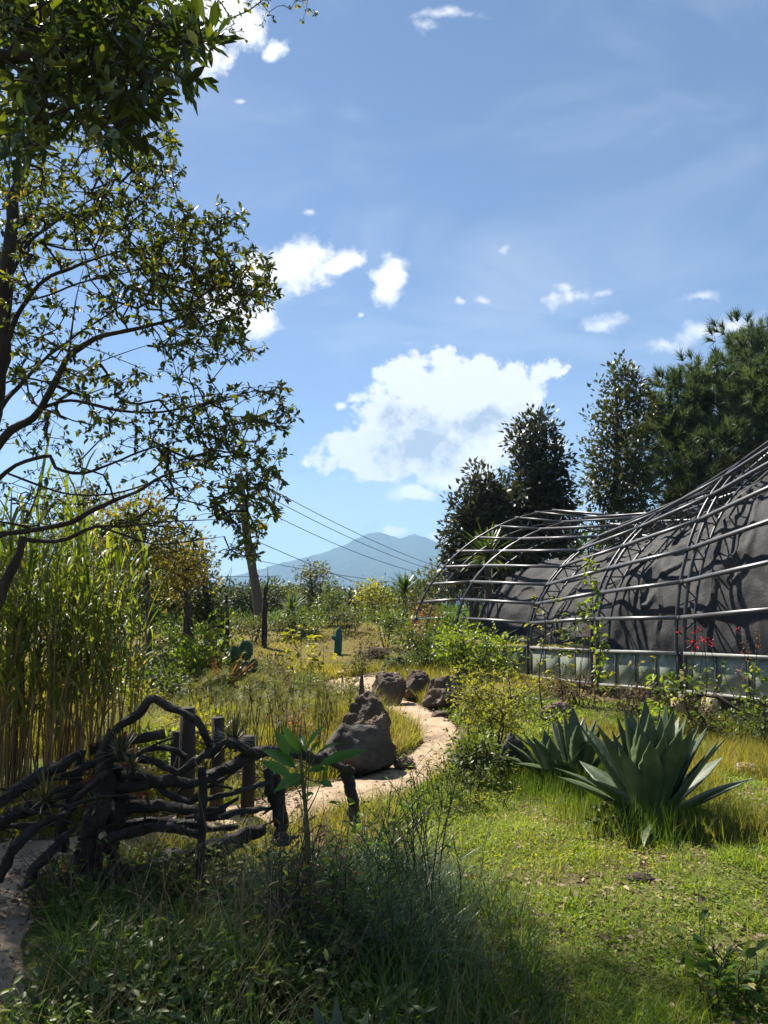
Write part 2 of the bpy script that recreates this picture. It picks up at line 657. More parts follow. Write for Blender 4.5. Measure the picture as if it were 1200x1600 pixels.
M['mid_green'] = leaf_mat('shrub leaf', [(0, (.035, .060, .016)), (.5, (.065, .100, .022)), (1, (.13, .16, .035))], .42, (1.7, 1.7, .6), .45, .4)
M['bright'] = leaf_mat('bright leaf', [(0, (.07, .12, .02)), (.5, (.13, .19, .028)), (1, (.24, .27, .05))], .5, (1.8, 1.7, .5), .42, .4)
M['yellow_green'] = leaf_mat('yellow green leaf', [(0, (.10, .13, .02)), (.5, (.19, .20, .03)), (1, (.30, .27, .06))], .5, (1.6, 1.5, .5), .5, .35)
M['autumn'] = leaf_mat('autumn leaf', [(0, (.06, .07, .018)), (.5, (.13, .12, .022)), (1, (.24, .18, .04))], .45, (1.6, 1.4, .5), .5, .3)
M['far'] = leaf_mat('far leaf', [(0, (.030, .048, .018)), (.6, (.055, .075, .026)), (1, (.10, .115, .04))], .3, (1.5, 1.5, .6), .5, .3)
M['olive'] = leaf_mat('olive leaf', [(0, (.05, .062, .025)), (.6, (.09, .10, .038)), (1, (.15, .15, .06))], .4, (1.5, 1.4, .6), .5, .3)
M['broad'] = leaf_mat('broad leaf', [(0, (.045, .12, .024)), (.6, (.075, .17, .03)), (1, (.15, .24, .04))], .55, (1.7, 1.7, .5), .35, .5)
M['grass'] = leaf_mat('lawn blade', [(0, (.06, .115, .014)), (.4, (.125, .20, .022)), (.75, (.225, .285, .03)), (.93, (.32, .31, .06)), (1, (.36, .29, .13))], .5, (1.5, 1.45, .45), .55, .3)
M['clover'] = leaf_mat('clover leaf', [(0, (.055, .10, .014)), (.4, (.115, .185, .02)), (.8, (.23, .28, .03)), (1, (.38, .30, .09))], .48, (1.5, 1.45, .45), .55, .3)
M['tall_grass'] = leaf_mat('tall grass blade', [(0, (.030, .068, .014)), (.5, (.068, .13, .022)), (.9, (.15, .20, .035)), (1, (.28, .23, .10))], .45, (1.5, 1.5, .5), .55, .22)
M['blue_grass'] = leaf_mat('glossy grass blade', [(0, (.03, .065, .030)), (.6, (.05, .10, .045)), (1, (.09, .13, .05))], .3, (1.4, 1.5, .6), .38, .3)
M['meadow'] = leaf_mat('meadow blade', [(0, (.08, .09, .02)), (.4, (.165, .165, .03)), (.75, (.28, .235, .06)), (1, (.40, .30, .13))], .5, (1.4, 1.35, .5), .6, .2)
M['reed'] = leaf_mat('reed stalk', [(0, (.12, .07, .024)), (.5, (.25, .15, .05)), (.9, (.36, .24, .09)), (1, (.26, .22, .06))], .3, (1.3, 1.2, .6), .45, .45)
M['reed_leaf'] = leaf_mat('reed leaf', [(0, (.06, .10, .02)), (.5, (.135, .18, .035)), (.78, (.25, .24, .06)), (1, (.40, .29, .12))], .55, (1.6, 1.45, .5), .45, .4)
M['dry'] = leaf_mat('dry stalk', [(0, (.10, .075, .045)), (.6, (.18, .14, .08)), (1, (.30, .24, .15))], .2, (1.2, 1.1, .8), .7, .2)
M['litter'] = leaf_mat('fallen leaf', [(0, (.10, .065, .04)), (.5, (.20, .14, .085)), (1, (.36, .28, .19))], .15, (1.2, 1.1, .8), .7, .25)
M['yucca'] = leaf_mat('yucca leaf', [(0, (.04, .075, .022)), (.6, (.075, .12, .03)), (1, (.15, .17, .05))], .3, (1.6, 1.6, .5), .38, .5)
M['bromeliad'] = leaf_mat('bromeliad leaf', [(0, (.03, .042, .018)), (.5, (.07, .07, .028)), (1, (.22, .16, .085))], .3, (1.4, 1.4, .6), .45, .35)
M['red'] = leaf_mat('red petal', [(0, (.35, .012, .03)), (.6, (.55, .02, .05)), (1, (.60, .06, .10))], .5, (1.3, 1, 1), .5, .3)
M['brown_leaf'] = leaf_mat('withered leaf', [(0, (.05, .036, .024)), (.6, (.10, .072, .045)), (1, (.19, .14, .085))], .3, (1.2, 1.1, .8), .7, .2)
M['red_leaf'] = leaf_mat('dark red leaf', [(0, (.10, .02, .018)), (.6, (.17, .035, .03)), (1, (.26, .08, .05))], .4, (1.4, 1, .8), .45, .4)
M['rust_leaf'] = leaf_mat('rusty leaf', [(0, (.13, .07, .03)), (.6, (.24, .12, .05)), (1, (.34, .20, .09))], .4, (1.4, 1.1, .7), .5, .3)
M['umbel'] = leaf_mat('papyrus thread', [(0, (.07, .085, .025)), (.6, (.14, .14, .045)), (1, (.22, .19, .08))], .4, (1.4, 1.4, .6), .5, .3)
M['plume'] = leaf_mat('feathery grass', [(0, (.10, .115, .03)), (.5, (.17, .18, .05)), (1, (.27, .25, .09))], .5, (1.4, 1.4, .55), .55, .25)

M['bark'] = surf_mat('dark bark', [(.3, (.018, .013, .009)), (.55, (.045, .032, .022)), (.8, (.095, .072, .052))], 9, 7, .85, .8, 26, stretch=(1, 1, .35), second=((.11, .115, .095), 6, .62, .74))
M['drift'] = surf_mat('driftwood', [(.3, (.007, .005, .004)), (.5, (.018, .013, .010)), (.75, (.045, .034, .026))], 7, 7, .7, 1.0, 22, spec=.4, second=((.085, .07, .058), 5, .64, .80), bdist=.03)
M['twig'] = surf_mat('twig', [(.3, (.022, .016, .012)), (.7, (.06, .045, .034))], 20, 3, .8, 0)
M['stem'] = surf_mat('green stem', [(.3, (.05, .055, .02)), (.7, (.10, .10, .035))], 12, 3, .6, 0)
M['far_bark'] = surf_mat('grey trunk', [(.3, (.035, .028, .022)), (.7, (.09, .075, .06))], 4, 5, .9, .5, 14)
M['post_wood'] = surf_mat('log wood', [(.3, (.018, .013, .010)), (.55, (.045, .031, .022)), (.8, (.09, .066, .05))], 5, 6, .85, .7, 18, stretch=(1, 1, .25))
M['pole_wood'] = surf_mat('pole wood', [(.3, (.06, .045, .034)), (.7, (.13, .10, .08))], 5, 5, .85, .5, 14, stretch=(1, 1, .1))
M['rock'] = surf_mat('volcanic rock', [(.25, (.036, .026, .020)), (.5, (.095, .070, .053)), (.75, (.22, .165, .12))], 3.2, 9, .85, 1.0, 9, second=((.19, .17, .135), 7, .58, .72), bdist=.05)
M['rock_grey'] = surf_mat('grey rock', [(.25, (.026, .023, .020)), (.5, (.058, .052, .046)), (.75, (.13, .115, .10))], 4.2, 9, .8, .8, 16, second=((.05, .055, .035), 5, .60, .72), bdist=.03)
M['rock_brown'] = surf_mat('brown rock', [(.25, (.06, .038, .028)), (.5, (.12, .08, .06)), (.75, (.22, .15, .115))], 5, 9, .9, 1.0, 14, bdist=.03)
M['pale_stone'] = surf_mat('pale stone', [(.3, (.18, .14, .10)), (.7, (.32, .27, .2))], 5, 7, .9, .7, 14)
M['metal'] = surf_mat('grey painted steel', [(.3, (.030, .031, .036)), (.7, (.058, .060, .067))], 6, 5, .42, .12, 40, spec=.55, metallic=.25, second=((.10, .075, .055), 9, .66, .76), bdist=.005)
M['rail'] = surf_mat('worn grey rail', [(.3, (.062, .064, .070)), (.7, (.11, .112, .12))], 5, 5, .40, .12, 30, spec=.55, metallic=.25, second=((.12, .09, .06), 8, .66, .76), bdist=.005)
M['sill'] = surf_mat('pale rail', [(.3, (.17, .17, .17)), (.7, (.28, .28, .27))], 7, 5, .5, .15, 30, spec=.45, bdist=.005, second=((.16, .12, .08), 9, .62, .74))
M['concrete'] = surf_mat('tan concrete', [(.3, (.24, .18, .11)), (.7, (.38, .30, .19))], 5, 7, .9, .4, 20)
M['foundation'] = surf_mat('shaded foundation', [(.3, (.07, .052, .034)), (.7, (.15, .115, .075))], 3, 7, .95, .5, 14)  # darker brown than the footing blocks: the recess shade put into the colour
M['teal'] = surf_mat('teal sheet', [(.3, (.004, .065, .062)), (.7, (.012, .12, .105))], 5, 4, .5, .3, 12, spec=.4)
M['cactus'] = surf_mat('cactus pad', [(.3, (.025, .06, .028)), (.7, (.055, .105, .045))], 5, 4, .5, .2, 50, second=((.10, .12, .05), 6, .6, .75))
M['cable'] = surf_mat('cable', [(.3, (.02, .02, .022)), (.7, (.03, .03, .032))], 5, 2, .6, 0)
M['mast'] = surf_mat('mast steel', [(.3, (.12, .12, .13)), (.7, (.2, .2, .2))], 5, 2, .6, 0)
M['forest'] = surf_mat('mountain forest', [(.3, (.018, .028, .014)), (.55, (.035, .05, .022)), (.8, (.07, .075, .035))], .012, 9, .95, 1.0, .03, bdist=20, spec=0)

# agave: grey green, waxy, slightly bluer bloom
m, tt, out = new_mat('agave leaf')
tc = tt.n('ShaderNodeTexCoord')
at = tt.n('ShaderNodeAttribute', attribute_name='rnd')
nz = tt.noise(tc.outputs['Object'], 7, 6, .6)
col = tt.ramp(nz.outputs['Fac'], [(.3, (.032, .052, .022)), (.55, (.056, .082, .034)), (.8, (.11, .135, .066))])
col = tt.mix(tt.step(at.outputs['Fac'], .93, .99), col, (.06, .035, .02))
pb = tt.n('ShaderNodeBsdfPrincipled')
tt.l(col, pb.inputs['Base Color'])
pb.inputs['Roughness'].default_value = .48
pb.inputs['Specular IOR Level'].default_value = .45
nb = tt.noise(tc.outputs['Object'], 30, 4, .6)
b = tt.n('ShaderNodeBump')
b.inputs['Strength'].default_value = .25
b.inputs['Distance'].default_value = .01
tt.l(nb.outputs['Fac'], b.inputs['Height'])
tt.l(b.outputs[0], pb.inputs['Normal'])
tt.l(pb.outputs[0], out.inputs['Surface'])
M['agave'] = m

# shade cloth: woven dark netting, thin
m, tt, out = new_mat('shade cloth')
tc = tt.n('ShaderNodeTexCoord')
nz = tt.noise(tc.outputs['Object'], 2.6, 10, .72, .5)
col = tt.ramp(nz.outputs['Fac'], [(.30, (.020, .020, .021)), (.5, (.036, .0355, .037)), (.72, (.092, .090, .090))])
pb = tt.n('ShaderNodeBsdfPrincipled')
tt.l(col, pb.inputs['Base Color'])
pb.inputs['Roughness'].default_value = .75
pb.inputs['Specular IOR Level'].default_value = .25
nb = tt.noise(tc.outputs['Object'], 7, 9, .68, 1.2)
b = tt.n('ShaderNodeBump')
b.inputs['Strength'].default_value = .35
b.inputs['Distance'].default_value = .04
tt.l(nb.outputs['Fac'], b.inputs['Height'])
tt.l(b.outputs[0], pb.inputs['Normal'])
tr = tt.n('ShaderNodeBsdfTranslucent')
tt.l(col, tr.inputs['Color'])
ms = tt.n('ShaderNodeMixShader')
ms.inputs[0].default_value = .15
tt.l(pb.outputs[0], ms.inputs[1])
tt.l(tr.outputs[0], ms.inputs[2])
tt.l(ms.outputs[0], out.inputs['Surface'])
M['cloth'] = m


def pane_mat(name, c1, c2, alpha):
    m, tt, out = new_mat(name)
    tc = tt.n('ShaderNodeTexCoord')
    nz = tt.noise(tc.outputs['Object'], 3.0, 7, .65, .4)
    col = tt.ramp(nz.outputs['Fac'], [(.3, c1), (.7, c2)])
    pb = tt.n('ShaderNodeBsdfPrincipled')
    tt.l(col, pb.inputs['Base Color'])
    pb.inputs['Roughness'].default_value = .22
    pb.inputs['Specular IOR Level'].default_value = .5
    tl = tt.n('ShaderNodeBsdfTranslucent')
    tt.l(col, tl.inputs['Color'])
    m1 = tt.n('ShaderNodeMixShader')
    m1.inputs[0].default_value = .35
    tt.l(pb.outputs[0], m1.inputs[1])
    tt.l(tl.outputs[0], m1.inputs[2])
    tp = tt.n('ShaderNodeBsdfTransparent')
    m2 = tt.n('ShaderNodeMixShader')
    m2.inputs[0].default_value = alpha
    tt.l(tp.outputs[0], m2.inputs[1])
    tt.l(m1.outputs[0], m2.inputs[2])
    tt.l(m2.outputs[0], out.inputs['Surface'])
    return m


M['pane'] = pane_mat('dusty pane', (.20, .24, .20), (.42, .46, .40), .92)
M['pane_dark'] = pane_mat('dark pane', (.05, .075, .065), (.10, .13, .11), .85)

# ground: soil, moss and short turf by patches
m, tt, out = new_mat('ground')
g = tt.n('ShaderNodeNewGeometry')
pos = g.outputs['Position']
n1 = tt.noise(pos, .9, 6, .6)
n2 = tt.noise(pos, 14, 6, .65)
n3 = tt.noise(pos, .35, 4, .5)
soil = tt.ramp(n2.outputs['Fac'], [(.3, (.045, .032, .02)), (.55, (.10, .072, .045)), (.8, (.19, .14, .09))])
turf = tt.ramp(n2.outputs['Fac'], [(.3, (.045, .06, .012)), (.55, (.085, .10, .02)), (.8, (.14, .14, .032))])
moss = tt.ramp(n2.outputs['Fac'], [(.3, (.07, .06, .018)), (.55, (.135, .108, .03)), (.8, (.21, .165, .055))])
spx = tt.n('ShaderNodeSeparateXYZ')
tt.l(pos, spx.inputs[0])
c = tt.mix(tt.step(n1.outputs['Fac'], .38, .62), soil, turf)
far = tt.step(tt.m('ADD', spx.outputs[1], tt.m('MULTIPLY', n3.outputs['Fac'], 5.0)), 13.5, 18.0)
c = tt.mix(tt.m('MULTIPLY', far, tt.step(n1.outputs['Fac'], .30, .48)), c, moss)
vf = tt.step(spx.outputs[1], 55, 90)
c = tt.mix(vf, c, (.035, .05, .022))
pb = tt.n('ShaderNodeBsdfPrincipled')
tt.l(c, pb.inputs['Base Color'])
pb.inputs['Roughness'].default_value = .95
pb.inputs['Specular IOR Level'].default_value = .1
b = tt.n('ShaderNodeBump')
b.inputs['Strength'].default_value = .9
b.inputs['Distance'].default_value = .04
tt.l(n2.outputs['Fac'], b.inputs['Height'])
tt.l(b.outputs[0], pb.inputs['Normal'])
tt.l(pb.outputs[0], out.inputs['Surface'])
M['ground'] = m

# path: sandy concrete with worn patches and cracks
m, tt, out = new_mat('path')
g = tt.n('ShaderNodeNewGeometry')
pos = g.outputs['Position']
n1 = tt.noise(pos, 3.0, 8, .65)
n2 = tt.noise(pos, 40, 5, .65)
vo = tt.n('ShaderNodeTexVoronoi', feature='DISTANCE_TO_EDGE')
vo.inputs['Scale'].default_value = 1.5
wn = tt.noise(pos, 4, 4)
va = tt.n('ShaderNodeVectorMath', operation='ADD')
vs = tt.n('ShaderNodeVectorMath', operation='SCALE')
vs.inputs['Scale'].default_value = .25
tt.l(wn.outputs['Color'], vs.inputs[0])
tt.l(pos, va.inputs[0])
tt.l(vs.outputs[0], va.inputs[1])
tt.l(va.outputs[0], vo.inputs['Vector'])
crack = tt.step(vo.outputs['Distance'], .004, .022)
c = tt.ramp(n1.outputs['Fac'], [(.28, (.15, .105, .066)), (.5, (.31, .23, .155)), (.72, (.43, .335, .24))])
c = tt.mix(tt.m('MULTIPLY', tt.step(n2.outputs['Fac'], .50, .70), .5), c, (.17, .12, .08))
c = tt.mix(tt.m('ADD', tt.m('MULTIPLY', crack, .5), .5), (.13, .095, .065), c)
pb = tt.n('ShaderNodeBsdfPrincipled')
tt.l(c, pb.inputs['Base Color'])
pb.inputs['Roughness'].default_value = .92
pb.inputs['Specular IOR Level'].default_value = .15
b = tt.n('ShaderNodeBump')
b.inputs['Strength'].default_value = .5
b.inputs['Distance'].default_value = .015
hh = tt.m('ADD', tt.m('MULTIPLY', n2.outputs['Fac'], .6), crack)
tt.l(hh, b.inputs['Height'])
tt.l(b.outputs[0], pb.inputs['Normal'])
tt.l(pb.outputs[0], out.inputs['Surface'])
M['path'] = m

# ------------------------------------------------------------------ the path's centre line, needed by everything that grows
PATH_PX = [(-430, 1640), (-172, 1600), (-112, 1440), (-60, 1372), (70, 1335), (230, 1305), (420, 1268), (590, 1226), (668, 1190), (692, 1152),
           (655, 1120), (600, 1100), (552, 1083), (556, 1068), (592, 1058)]
PATH_W = [1.3, 1.15, 1.1, .95, .75, .75, .8, .80, .62, .50, .55, .85, 1.2, 1.1, 1.0]
_pp = np.array([G(*p) for p in PATH_PX])
PL, PW = smooth_line(_pp, PATH_W, .12)


def path_dist(x, y):
    """distance outside the path's edge (negative on the path)"""
    x = np.asarray(x, float)
    y = np.asarray(y, float)
    out = np.full(x.shape, 1e9)
    for i in range(0, len(PL), 2):
        out = np.minimum(out, np.hypot(x - PL[i, 0], y - PL[i, 1]) - PW[i] / 2)
    return out


# ------------------------------------------------------------------ ground, path, mountain, haze


def axis(dense_lo, dense_hi, step, lo, hi, growth=1.12):
    mid = list(np.arange(dense_lo, dense_hi + 1e-6, step))
    a, s = [], step
    v = dense_hi
    while v < hi:
        s *= growth
        v += s
        a.append(min(v, hi))
    b, s = [], step
    v = dense_lo
    while v > lo:
        s *= growth
        v -= s
        b.append(max(v, lo))
    return np.array(b[::-1] + mid + a)


def grid_faces(nx, ny):
    i = np.arange(ny - 1)[:, None] * nx
    j = np.arange(nx - 1)[None]
    return np.stack([i + j, i + j + 1, i + nx + j + 1, i + nx + j], -1).reshape(-1, 4)


xs = axis(-7, 8, .11, -4800, 4800)
ys = axis(1, 20, .11, -300, 5600)
X, Y = np.meshgrid(xs, ys)
Z = ground_h(X, Y)
bumps = .035 * (fbm(X * 3.1, Y * 3.1, 21, 3) - .5) * np.clip(path_dist(X, Y) / .25, 0, 1) * np.clip(1 - np.hypot(X, Y) / 60, 0, 1)
Z = Z + bumps
structure('ground', np.stack([X, Y, Z], -1).reshape(-1, 3), grid_faces(len(xs), len(ys)), M['ground'])

tang = norm(np.gradient(PL, axis=0) * np.array([1, 1, 0]))
nrm = np.stack([-tang[:, 1], tang[:, 0], np.zeros(len(PL))], -1)
cols = np.linspace(-.5, .5, 9)
wob = 1 + .16 * (vnoise(np.arange(len(PL)) * .35, 0 * PL[:, 0], 5) - .5) * 2
wob2 = 1 + .16 * (vnoise(np.arange(len(PL)) * .35, 0 * PL[:, 0], 8) - .5) * 2
rows = []
for cfr in cols:
    ww = np.where(cfr < 0, wob, wob2)
    q = PL + nrm * (PW * cfr * ww)[:, None]
    q[:, 2] = ground_h(q[:, 0], q[:, 1]) + .022 - .03 * (abs(cfr) > .49)
    rows.append(q)
V = np.stack(rows, 1).reshape(-1, 3)
structure('path', V, grid_faces(len(cols), len(PL)), M['path'])

# kerb: a row of flat edging stones along the near left path
for i in range(0):
    pass

# mountain: real ridge about four kilometres away
MD = 4000.0
prof_px = [(-700, 935), (-300, 942), (0, 936), (150, 930), (250, 922), (310, 912), (345, 903), (372, 897), (400, 890), (430, 881), (480, 869), (515, 858), (535, 850),
           (552, 841), (565, 836), (575, 831), (590, 829), (602, 830), (612, 835), (625, 839), (636, 835), (648, 832), (660, 835), (675, 841), (700, 852), (760, 874),
           (850, 896), (950, 912), (1100, 926), (1400, 938), (1900, 944)]
px_ = np.array([(P(a, b_, MD)[0], P(a, b_, MD)[2]) for a, b_ in prof_px])
mx_ = np.linspace(-3900, 3900, 520)
my_ = np.linspace(-1500, 1500, 90)
MX, MY = np.meshgrid(mx_, my_)
top = np.interp(MX, px_[:, 0], px_[:, 1]) + 58
u_ = np.abs(MY) / 1500
spur = fbm(MX / 300, MY / 900, 31, 5) - .5
fall = np.clip(1 - u_ ** 0.85 * (1.0 + .5 * spur), 0, 1)
MZ = -58 + top * fall * (1 + .5 * spur * np.clip(u_ * 5, 0, 1)) + (fbm(MX / 26, MY / 26, 5, 3) - .5) * 16 * np.clip(top / 120, .15, 1)
structure('mountain', np.stack([MX, MY + MD, MZ], -1).reshape(-1, 3), grid_faces(520, 90), M['forest'])
for (mpx, mtop, lab) in ((573, 817, 'thin radio mast on the mountain summit, leftmost of three'),
                         (580, 821, 'short radio mast on the mountain summit, between two taller masts'),
                         (586, 819, 'thin radio mast on the mountain summit, rightmost of three')):
    base = P(mpx, 834, MD)
    tp = P(mpx, mtop, MD)
    o = thing('radio_mast', lab, 'radio mast', base, 'masts on the mountain summit')
    V, F = frusta([base - [0, 0, 8]], [tp], [1.1], [.6], 6)
    part('mast', V, F, M['mast'], o)
    for k in (.2, .45):
        V, F = frusta([tp + (base - tp) * k - [3, 0, 0]], [tp + (base - tp) * k + [3, 0, 0]], [.7], [.7], 5)
        part('antenna', V, F, M['mast'], o)

hm, tt, out = new_mat('haze air')
vol = tt.n('ShaderNodeVolumePrincipled')
vol.inputs['Color'].default_value = (.42, .68, 1.0, 1)
vol.inputs['Density'].default_value = 2.5e-4
vol.inputs['Anisotropy'].default_value = 0.0
tt.l(vol.outputs[0], out.inputs['Volume'])
hx, hy0, hy1, hz0, hz1 = 5000, -400, 5800, -75, 480
V = np.array([[a, b_, c_] for c_ in (hz0, hz1) for b_ in (hy0, hy1) for a in (-hx, hx)], float)
F = np.array([[0, 2, 3, 1], [4, 5, 7, 6], [0, 1, 5, 4], [2, 6, 7, 3], [0, 4, 6, 2], [1, 3, 7, 5]])
part('haze', V, F, hm, smooth=False, kind='stuff')

# ------------------------------------------------------------------ growing things


def grow(skel, attr, seg=.15, jitter=.12, sag=.0):
    """skel: list of (pts, rads); attr (n,3). Returns nodes, parents, radii, tips"""
    N, PAR = [], []
    for pts, rads in skel:
        p, r = smooth_line(pts, rads, seg * .7)
        st = len(N)
        for i, q in enumerate(p):
            N.append(q)
            PAR.append(-1)
    nsk = len(N)
    N = [np.asarray(n) for n in N]
    arr = np.zeros((nsk + len(attr) * 60, 3))
    arr[:nsk] = np.array(N)
    cnt = nsk
    par = [-1] * nsk
    d0 = np.min(np.linalg.norm(attr[:, None] - arr[None, :nsk][:, ::3], axis=-1), 1)
    tips = []
    paths = []
    root = arr[0]
    for ai in np.argsort(d0):
        a = attr[ai]
        dist = np.linalg.norm(arr[:cnt] - a, axis=1)
        pen = dist + .35 * np.maximum(0, np.linalg.norm(arr[:cnt] - root, axis=1) - np.linalg.norm(a - root)) + .08 * (arr[:cnt, 2] > a[2] + .1)
        k = int(np.argmin(pen))
        b0 = arr[k]
        L = np.linalg.norm(a - b0)
        m_ = int(np.clip(L / seg, 1, 50))
        off = rng.normal(0, jitter, 3) * L * .5
        prev = k
        ids = []
        for s in range(1, m_ + 1):
            f = s / m_
            q = b0 + (a - b0) * f + off * math.sin(math.pi * f) + rng.normal(0, jitter * .18, 3) * min(L, seg) - np.array([0, 0, sag * L * math.sin(math.pi * f)])
            arr[cnt] = q
            par.append(prev)
            prev = cnt
            ids.append(cnt)
            cnt += 1
        tips.append(prev)
        paths.append(ids)
    cntw = np.zeros(cnt)
    for tp in tips:
        q = tp
        while q >= 0:
            cntw[q] += 1
            q = par[q]
    return arr[:cnt], np.array(par), cntw, tips, paths, nsk


def twig_mesh(arr, par, cnt, nsk, r0, sides=4, power=.42):
    idx = np.arange(nsk, len(arr))
    A, B = arr[par[idx]], arr[idx]
    r = r0 * np.maximum(cnt, 1) ** power
    pr = par[idx]
    ra = np.where(pr >= nsk, r[np.maximum(pr, 0)], r[idx] * 1.15)
    ra = np.minimum(ra, r[idx] * 1.6)
    return frusta(A, B, ra, r[idx], sides)


def lobe(px, py, d, rx, ry, rd=None):
    """an ellipsoid of foliage given in photo pixels at distance d"""
    c0 = P(px, py, d)
    a = wpx(rx, d)
    return (c0, np.array([a, a if rd is None else rd, wpx(ry, d)]))


def in_lobes(lobes, n, shell=.42):
    vols = np.array([np.prod(l[1]) ** .75 for l in lobes])
    w = rng.choice(len(lobes), n, p=vols / vols.sum())
    d = rand_dirs(n) * (rng.random(n) ** shell)[:, None]
    c = np.array([l[0] for l in lobes])[w]
    r = np.array([l[1] for l in lobes])[w]
    return c + d * r


def leaf_cloud(centers, per, spread, size, aspect, tmpl, out_from=None, down=.15, size_var=.35):
    n = len(centers) * per
    c = np.repeat(centers, per, 0)
    off = np.clip(rng.normal(0, 1, (n, 3)), -1.5, 1.5) * spread
    p = c + off
    d = norm(off) * .8 + rand_dirs(n) * .7
    if out_from is not None:
        d = d + norm(p - out_from) * .5
    d[:, 2] -= down
    L = size * (1 + size_var * (rng.random(n) * 2 - 1))
    base = np.repeat(rng.random(len(centers)), per)
    rnd = np.clip(base * .55 + rng.random(n) * .45, 0, 1)
    return batch(tmpl, p, d, L, L * aspect, rnd)


def tree(name, label, cat, trunk, trunk_r, lobes, n_attr, per, size, mat, bark='far_bark', spread=None, aspect=.5, tmpl=LEAF2,
         group=None, r0=.006, limbs=(), shell=.42, sag=0.0, seg=.3, extra=None):
    trunk = np.asarray(trunk, float)
    o = thing(name, label, cat, trunk[0], group)
    rads = np.linspace(trunk_r, trunk_r * .35, len(trunk))
    skel = [(trunk, rads)] + list(limbs)
    attr = in_lobes(lobes, n_attr, shell)
    attr = attr[attr[:, 2] > trunk[0][2] + .1]
    arr, par, cnt, tips, paths, nsk = grow(skel, attr, seg=seg, sag=sag)
    mb = MB()
    for pts, rr in skel:
        p, r = smooth_line(pts, rr, .15)
        mb.add(*tube(p, r, 8, lump=.25, seed=rng.integers(50)))
    mb.add(*twig_mesh(arr, par, cnt, nsk, r0))
    mb.build('trunk', M[bark], o)
    spread = size * 1.6 if spread is None else spread
    V, F, rd = leaf_cloud(arr[tips], per, spread, size, aspect, tmpl, attr.mean(0))
    part('crown', V, F, M[mat], o, rd, True, 'stuff')
    return o


def bush(name, label, cat, base, w, h, n_attr, per, size, mat, group=None, aspect=.5, tmpl=LEAF2, stem='twig', depth=None, spread=None, stems=5,
         r0=.0025, open_=.0, shell=.5):
    base = np.asarray(base, float)
    depth = w if depth is None else depth
    o = thing(name, label, cat, base, group)
    lobes = []
    for k in range(6):
        a = rng.random() * 6.28
        rr = rng.random() * .42
        sc = .36 + .22 * rng.random()
        zz = h * (.25 + .55 * rng.random())
        lobes.append((base + np.array([math.cos(a) * rr * w, math.sin(a) * rr * depth, zz]), np.array([w * sc * .62, depth * sc * .62, h * .30 * (sc + .5)])))
    lobes.append((base + np.array([0, 0, h * .72]), np.array([w * .3, depth * .3, h * .28])))
    attr = in_lobes(lobes, n_attr, shell)
    attr[:, 2] = np.maximum(attr[:, 2], ground_h(attr[:, 0], attr[:, 1]) + .03)
    skel = []
    for k in range(stems):
        a = rng.random() * 6.28
        e = base + np.array([math.cos(a) * w * .2, math.sin(a) * depth * .2, h * (.5 + .2 * rng.random())])
        b0 = base + np.array([math.cos(a), math.sin(a), 0]) * .04 * w - np.array([0, 0, .03])
        skel.append(([b0, (b0 + e) / 2 + rng.normal(0, .05 * w, 3), e], [.012 * h + .004, .008 * h + .003, .004 * h + .002]))
    arr, par, cnt, tips, paths, nsk = grow(skel, attr, seg=max(.06, h * .1))
    mb = MB()
    for pts, rr in skel:
        p, r = smooth_line(pts, rr, .08)
        mb.add(*tube(p, r, 6))
    mb.add(*twig_mesh(arr, par, cnt, nsk, r0))
    mb.build('stem', M[stem], o)
    spread = size * 1.3 if spread is None else spread
    V, F, rd = leaf_cloud(arr[tips], per, spread, size, aspect, tmpl, base + np.array([0, 0, h * .4]))
    part('foliage', V, F, M[mat], o, rd, True, 'stuff')
    return o


# ------------------------------------------------------------------ greenhouse: bent steel hoop frame with torn shade cloth
# base point (x, y), direction of the arch, half span, height, exponent, rail height, foot height
ARCH = [
    ((.70, 18.70), -.05, 3.43, 2.95, 1.73, .72, .15),
    ((1.615, 17.60), .05, 3.64, 2.72, 1.96, .78, .20),
    ((2.91, 15.58), .20, 3.56, 2.64, 1.80, .86, .29),
    ((3.54, 13.15), .35, 3.67, 2.88, 2.02, .93, .38),
    ((4.37, 11.50), .50, 3.18, 3.44, 2.04, .99, .45),
    ((5.45, 9.60), .66, 3.40, 4.45, 2.04, 1.02, .45),
    ((6.95, 7.80), .85, 3.60, 5.30, 2.04, 1.02, .45),
]
ARCH_Z0 = [1.0, 1.0, 1.0, 1.0, .95, .98, 1.0]
_A = np.array([[a[0][0], a[0][1], a[1], a[2], a[3], a[4], a[5], a[6]] for a in ARCH])


def arch_params(u):
    k = np.arange(len(ARCH))
    return [np.interp(u, k, _A[:, j]) for j in range(8)] + [np.interp(u, k, ARCH_Z0)]


def arch_pt(u, tdeg, inset=0.0):
    """point on hoop number u (may be fractional) at angle t, inset towards the inside"""
    bx, by, phi, Rr, H, e, zr, zf, z0 = arch_params(u)
    tr = np.radians(tdeg)
    ct, st = np.cos(tr), np.sin(tr)
    r = Rr - (Rr - inset) * np.sign(ct) * np.abs(ct) ** (2 / e)
    z = z0 + (H - inset) * np.sign(st) * np.abs(st) ** (2 / e)
    return np.stack([bx + r * np.cos(phi), by + r * np.sin(phi), z + 0 * r], -1)


